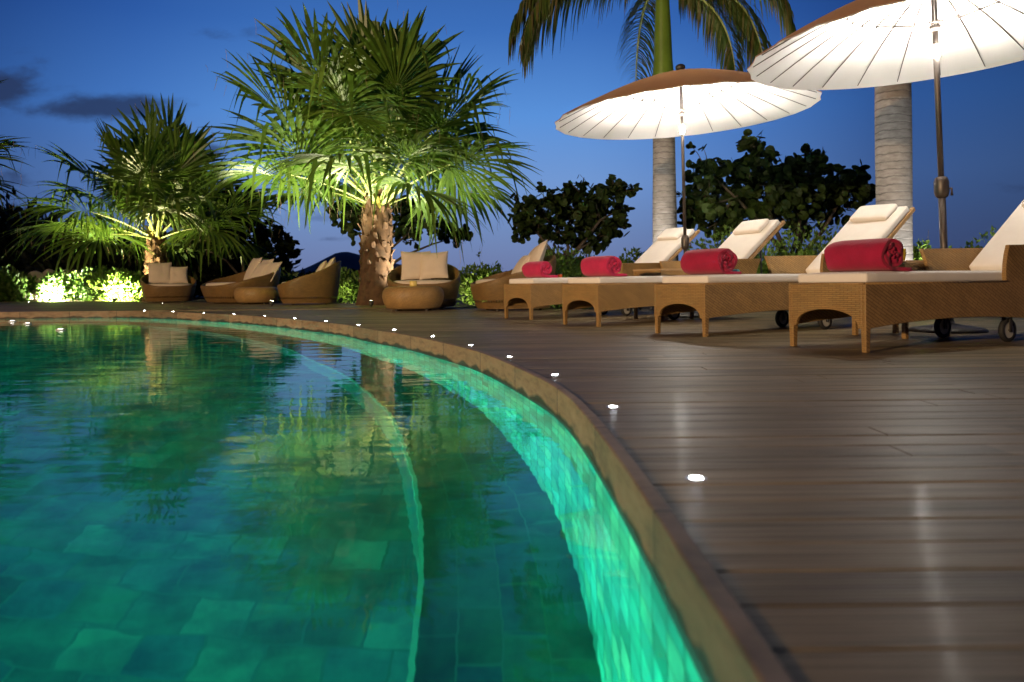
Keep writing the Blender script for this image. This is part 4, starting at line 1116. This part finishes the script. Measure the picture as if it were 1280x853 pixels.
royal_palm('tall palm with ringed trunk and green shaft behind the smaller umbrella', (2.55, 13.3, -.04), .18, 3.86, 1.5,
           [(182, 36, 3.2, 1.75, .70), (172, 26, 2.9, 1.6, .7), (192, 30, 3.0, 1.7, .66), (200, 55, 3.4, 1.8, .6), (8, 22, 2.7, 2.3, .66), (-14, 36, 2.9, 2.2, .62), (20, 10, 2.1, 2.0, .6), (95, 28, 2.7, 2.2, .62), (60, 60, 3.0, 1.6, .6), (130, 62, 3.0, 1.6, .6), (270, 68, 3.0, 1.4, .6), (320, 70, 3.0, 1.4, .6)], 31)
royal_palm('tall palm with thick pale ringed trunk rising behind the large corner umbrella', (4.57, 9.55, -.04), .175, 6.6, 1.6,
           [(k*45+10, 48+10*(k % 3), 3.2, 1.4, .62) for k in range(8)], 37, 1.10)

def cl(lst, z, r=None):
    return [(P(x, y, z+dz), rr) for (x, y, dz, rr) in lst]
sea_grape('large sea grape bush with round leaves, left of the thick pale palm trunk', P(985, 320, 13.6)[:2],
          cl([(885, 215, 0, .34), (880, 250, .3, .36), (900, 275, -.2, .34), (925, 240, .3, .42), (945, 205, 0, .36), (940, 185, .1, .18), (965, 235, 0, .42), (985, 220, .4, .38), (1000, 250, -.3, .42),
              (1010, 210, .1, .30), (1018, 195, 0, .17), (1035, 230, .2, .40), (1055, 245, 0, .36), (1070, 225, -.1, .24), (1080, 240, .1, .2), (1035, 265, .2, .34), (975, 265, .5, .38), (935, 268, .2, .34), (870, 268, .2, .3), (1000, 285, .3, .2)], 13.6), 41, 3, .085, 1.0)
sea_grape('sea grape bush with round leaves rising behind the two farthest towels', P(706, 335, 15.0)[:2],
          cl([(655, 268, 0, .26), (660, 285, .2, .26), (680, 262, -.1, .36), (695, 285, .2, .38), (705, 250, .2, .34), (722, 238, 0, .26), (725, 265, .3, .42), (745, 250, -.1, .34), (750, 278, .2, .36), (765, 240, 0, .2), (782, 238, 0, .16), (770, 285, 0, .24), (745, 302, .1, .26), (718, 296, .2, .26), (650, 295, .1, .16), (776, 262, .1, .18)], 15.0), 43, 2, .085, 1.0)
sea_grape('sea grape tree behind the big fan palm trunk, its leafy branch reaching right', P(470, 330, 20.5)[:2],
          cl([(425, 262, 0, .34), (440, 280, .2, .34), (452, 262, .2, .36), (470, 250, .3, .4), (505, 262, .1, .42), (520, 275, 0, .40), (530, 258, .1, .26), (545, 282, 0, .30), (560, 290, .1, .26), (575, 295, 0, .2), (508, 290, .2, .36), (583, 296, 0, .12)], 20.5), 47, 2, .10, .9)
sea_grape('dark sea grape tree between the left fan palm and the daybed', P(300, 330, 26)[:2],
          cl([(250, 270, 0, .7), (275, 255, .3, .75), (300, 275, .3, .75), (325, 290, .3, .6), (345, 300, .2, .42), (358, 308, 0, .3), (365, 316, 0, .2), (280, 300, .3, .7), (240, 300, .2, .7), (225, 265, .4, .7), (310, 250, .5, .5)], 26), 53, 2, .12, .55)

# shrubs and hedges
def shrub_px(name, label, px, z, wpx, toppy, nleaf, size, mat, seed, cat='shrub', group=None, ry=None, rough=.35, stems=True):
    p = P(px, 352, z); h = P(px, toppy, z).z + .05
    if name == 'leafy_shrub' and 650 < px < 1020: h *= 1.28; nleaf = int(nleaf*1.35)
    return leaf_shrub(name, label, (p.x, z, -.05), wpx*z/2000, ry or wpx*z/2600, h, nleaf, size, mat, seed, cat, group, stems, rough)
GH = 'hedge plants lit from below at the left'
shrub_px('hedge_shrub', 'leafy green hedge shrub at the far left edge, left of the pale boulders', 8, 25.2, 76, 337, 3000, .13, M['hedge'], 61, 'hedge', GH, .55)
shrub_px('hedge_shrub', 'dim green hedge shrub between the boulders and the brightly lit hedge', 108, 25.6, 84, 338, 3200, .13, M['hedge'], 62, 'hedge', GH, .6)
shrub_px('hedge_shrub', 'brightly lit yellow-green hedge shrub beside the leftmost tub chair', 155, 25.0, 66, 337, 3600, .13, M['hedge'], 63, 'hedge', GH, .6)
shrub_px('hedge_shrub', 'small white-lit shrub before the pale boulders at far left', 68, 24.9, 44, 345, 2000, .12, M['hedge'], 64, 'hedge', GH, .35)
shrub_px('leafy_shrub', 'green shrub between the side-on tub chair and the thick palm trunk', 432, 20.6, 66, 340, 3200, .10, M['hedge'], 65)
shrub_px('leafy_shrub', 'low green shrub behind the daybed and the side-on tub chair', 345, 22.5, 90, 344, 1600, .11, M['hedge'], 76)
shrub_px('leafy_shrub', 'yellow-green lit shrub just right of the pool-facing tub chair', 600, 17.8, 62, 332, 2400, .09, M['hedge'], 66)
shrub_px('leafy_shrub', 'red-leaved low shrub behind the two farthest towels', 705, 16.2, 80, 326, 1500, .085, M['redleaf'], 67)
shrub_px('leafy_shrub', 'green shrub behind the two farthest towels, under the sea grape', 700, 14.6, 90, 333, 2200, .085, M['hedge'], 68)
shrub_px('leafy_shrub', 'dark green shrub behind the pink-red towel with wide folds', 785, 15.0, 80, 328, 1800, .085, M['hedge'], 69)
shrub_px('leafy_shrub', 'green shrub under the large sea grape, behind the third lounger', 925, 13.2, 110, 312, 2600, .08, M['hedge'], 70)
shrub_px('leafy_shrub', 'dark shrub at the trunk foot of the large sea grape', 1010, 13.0, 100, 312, 2400, .08, M['hedge'], 71)
shrub_px('leafy_shrub', 'bright lit shrub right of the thick pale palm trunk', 1152, 10.9, 62, 291, 2600, .075, M['hedge'], 72)
shrub_px('leafy_shrub', 'dark shrub behind the armrest of the nearest lounger', 1232, 11.6, 90, 301, 2400, .07, M['hedge'], 73)
shrub_px('leafy_shrub', 'low dark shrub under the near umbrella pole', 1190, 12.6, 60, 309, 1200, .07, M['hedge'], 74)
def sprig(label, loc, h, seed, n=26):
    r = random.Random(seed); t = thing('flowering_sprig', label, 'plant', loc, 0, 'thin upright plants'); s = MB(); lm = MB(); p = Vector((0, 0, 0)); pts = [p.copy()]
    for i in range(6): p = p + Vector((r.uniform(-.05, .05), r.uniform(-.04, .04), h/6)); pts.append(p.copy())
    s.tube(pts, [.008, .007, .006, .005, .004, .003, .002], 5)
    for i in range(n):
        k = r.uniform(.3, 1); q = pts[min(5, int(k*6))]; quad_leaf(lm, q, rdir(r)+Vector((0, 0, .3)), rdir(r), r.uniform(.05, .12), .022)
    s.build('stem', M['trunk_dark'], t); lm.build('leaves', M['hedge'], t)
for lb, px, z, top, sd in (('thin upright plant right of the pool-facing tub chair', 601, 18.2, 306, 1), ('thin upright plant left of the sea grape above the smallest towel', 683, 15.6, 306, 2), ('thin leafy plant beside the smaller umbrella pole', 888, 12.6, 292, 3),
                           ('thin leafy plant right of the thick pale palm trunk', 1158, 10.6, 288, 4), ('thin leafy plant beside the raised back of the nearest lounger', 1262, 11.0, 270, 5)):
    p = P(px, 352, z); sprig(lb, (p.x, z, -.05), P(px, top, z).z+.05, sd)
# boulders
def boulder(label, px, z, toppy, w, seed):
    p = P(px, 352, z); h = P(px, toppy, z).z+.06; m = MB(); n = 24; prof = []
    m.lathe([(.001, 0), (.85, 0), (1.0, .25), (.95, .55), (.72, .82), (.38, .96), (.001, 1)], 24)
    m.v = [((x*w)*(1+.25*mnoise.noise(Vector((x*1.3+seed, y*1.3, zz*1.6)))), (y*w*.8)*(1+.25*mnoise.noise(Vector((x*1.3, y*1.3+seed, zz*1.5)))), zz*h*(1+.12*mnoise.noise(Vector((x*1.5, y*1.5, seed))))) for x, y, zz in m.v]
    tag(m.build('boulder', M['stone'], smooth=True, recalc=True, sub=1, loc=(p.x, z, -.05)), label, 'rock', 'pale boulders in the lit hedge')
boulder('leftmost pale boulder in the floodlit gap of the left hedge', 46, 25.6, 339, .44, 1)
boulder('second pale boulder from the left in the floodlit gap of the hedge', 63, 25.8, 337, .40, 2)
boulder('third pale boulder, small and dim, above the hedge gap', 82, 26.2, 337, .34, 3)
boulder('rightmost dim boulder behind the hedge at far left', 93, 26.4, 338, .36, 4)
# dark planting beyond the garden
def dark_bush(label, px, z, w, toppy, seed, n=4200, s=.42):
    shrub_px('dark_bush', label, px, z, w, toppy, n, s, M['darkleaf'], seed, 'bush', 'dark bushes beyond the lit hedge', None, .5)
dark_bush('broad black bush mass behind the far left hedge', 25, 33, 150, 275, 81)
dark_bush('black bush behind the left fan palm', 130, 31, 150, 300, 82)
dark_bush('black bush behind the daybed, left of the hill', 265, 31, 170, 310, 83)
def treeline():
    r = random.Random(91); m = MB()
    for i in range(9000):
        x = r.uniform(-75, 70); y = r.uniform(58, 68); top = 1.25+.4*mnoise.noise(Vector((x*.16, y*.1, 0)))+.3*mnoise.noise(Vector((x*.6, 3, 0)))
        quad_leaf(m, Vector((x, y, r.uniform(-.05, top))), rdir(r)+Vector((0, 0, .4)), rdir(r), r.uniform(.35, .7), .16)
    tag(m.build('treeline', M['darkleaf']), 'low dark line of scrub along the horizon beyond the garden', 'scrub', kind='stuff')
treeline()

# ------------------------------------------------------------------ lamps
WARM = (1.0, .67, .38); YG = (1.0, .86, .42); CW = (1.0, .93, .82)
lamp('terrace_lamp', 'SPOT', (-17, -14, 5.0), 30000, WARM, (-2.0, 16.5, .5), .3, R(66), 1.0)
for (ux, uy, uz), lx, lz, pw in ((U1, -.016, 2.38, 330), (U2, -.03, 2.42, 290)):
    for k in range(3):
        a = k*2*PI/3+.5
        lamp('umbrella_lamp', 'SPOT', (ux+lx*lz+.075*math.cos(a), uy+.075*math.sin(a), uz+lz-.02), pw/3, CW, (ux+lx*lz+.12*math.cos(a), uy+.12*math.sin(a), 5), .03, R(172), .5)
def ground_spot(label, loc, target, power, col, angle=100, size=.04):
    t = thing('garden_spotlight', label, 'spotlight', loc, 0, 'small garden spotlights')
    d = (Vector(target)-Vector(loc)); az = math.atan2(d.y, d.x); t.rotation_euler.z = az; elv = math.atan2(d.z, math.hypot(d.x, d.y))
    c, s = math.cos(elv), math.sin(elv)
    m = MB(); m.tube([(-.05*c, 0, .07-.05*s), (-.03*c, 0, .07-.03*s), (.05*c, 0, .07+.05*s)], [.02, .042, .045], 14); m.build('housing', M['darkmetal'], t, smooth=True)
    m = MB(); m.tube([(.0515*c, 0, .07+.0515*s), (.054*c, 0, .07+.054*s)], [.038, .03], 14); m.build('lens', M['spotglow'], t)
    m = MB(); m.tube([(0, 0, -.03), (0, 0, .05)], .012, 8); m.build('spike', M['darkmetal'], t)
    lo = Vector(loc)+Vector((0, 0, .07))+d.normalized()*.07
    lamp('spot_bulb', 'SPOT', lo, power, col, target, size, R(angle), .5)
ground_spot('small spotlight in front of the pale boulders in the left hedge', (-14.0, 24.2, -.02), (-14.3, 25.4, .45), 6500, CW, 104)
ground_spot('small spotlight at the foot of the brightly lit hedge shrub', (-11.9, 24.0, -.02), (-12.2, 25.3, .55), 6500, YG, 112)
ground_spot('small spotlight below the left fan palm', (-11.4, 22.9, -.02), (-10.9, 23.9, 4.0), 1600, YG, 120)
ground_spot('small spotlight behind the pool-facing tub chair, aimed at the thick palm trunk', (-1.55, 17.0, -.02), (-2.6, 17.3, 3.0), 900, (1, .92, .66), 120)
ground_spot('small spotlight left of the thick palm trunk, aimed up into its fronds', (-5.0, 16.6, 0), (-3.6, 17.1, 4.6), 1500, (1, .93, .55), 84)
ground_spot('small spotlight on the deck in front of the thick palm trunk', (-2.75, 15.6, 0), (-2.8, 16.5, 4.8), 800, (1, .93, .55), 70)
ground_spot('small spotlight behind the side-on tub chair near the palm', (-4.2, 19.6, -.02), (-3.9, 20.8, .5), 60, YG, 120)
ground_spot('small spotlight under the shrub right of the pool-facing tub chair', (-.75, 17.0, -.02), (-.7, 17.9, .5), 70, YG, 120)
ground_spot('small spotlight at the foot of the smooth ringed palm behind the smaller umbrella', (2.0, 12.5, 0), (2.45, 13.3, 3.6), 240, CW, 80)
ground_spot('small spotlight under the sea grape behind the farthest towels', (.6, 13.9, -.02), (.75, 14.8, .8), 40, YG, 120)
ground_spot('small spotlight at the foot of the thick pale palm trunk', (4.75, 8.8, 0), (4.6, 9.5, 1.8), 120, CW, 90)
ground_spot('small spotlight at the lit shrub right of the thick pale palm trunk', (5.35, 10.1, -.02), (5.55, 10.9, .6), 320, YG, 110)
# underwater wall washers along the ledge nosing
NC = off_curve(-.56); acc = 0; nxt = .2
for i in range(1, len(EDGE)):
    acc += (Vector(NC[i])-Vector(NC[i-1])).length
    if acc >= nxt:
        nxt = acc + 1.0; n2 = nrm(POOL, i); p = Vector((NC[i][0], NC[i][1], LEDGE+.05))
        lamp('pool_wall_light', 'AREA', p, 2.6, (.18, 1.0, .74), p+Vector((n2.x, n2.y, 1.0)), .9, sizey=.03, spread=R(95)).rotation_euler.rotate_axis('Z', 0)
lamp('pool_flood_light', 'SPOT', (-1.6, -2.6, -.75), 1150, (.14, 1.0, .80), (-3.5, 6, -2.0), .12, R(125), .7)
lamp('pool_flood_light', 'SPOT', (-11.0, 2.0, -.8), 4600, (.14, 1.0, .74), (-3.2, 6.2, -1.95), .12, R(120), .8)
lamp('pool_flood_light', 'SPOT', (-13.0, 8.0, -.8), 3200, (.16, 1.0, .74), (-5.5, 9.0, -1.95), .12, R(120), .8)

# ------------------------------------------------------------------ camera and render settings
cam = bpy.data.cameras.new('camera'); co = bpy.data.objects.new('camera', cam); C.objects.link(co)
mt = Matrix(((CR, -SR, 0, 0), (0, 0, -1, 0), (SR, CR, 0, HC), (0, 0, 0, 1)))
co.matrix_world = mt
cam.sensor_width = 36; cam.lens = 1000/1280*36; cam.shift_y = -(426.5-YH)/1280
cam.clip_start = .05; cam.clip_end = 12000
cam.dof.use_dof = True; cam.dof.focus_distance = 7.5; cam.dof.aperture_fstop = 2.8
SC.camera = co
SC.render.engine = 'CYCLES'
cy = SC.cycles; cy.use_denoising = True
try: cy.denoiser = 'OPENIMAGEDENOISE'
except Exception: pass
cy.max_bounces = 8; cy.transmission_bounces = 6; cy.transparent_max_bounces = 8; cy.glossy_bounces = 3; cy.diffuse_bounces = 3
cy.caustics_reflective = False; cy.caustics_refractive = False
cy.sample_clamp_indirect = 6; cy.use_light_tree = True
SC.view_settings.view_transform = 'Standard'; SC.view_settings.look = 'None'
SC.view_settings.exposure = 0; SC.view_settings.gamma = 1; SC.view_settings.use_curve_mapping = False
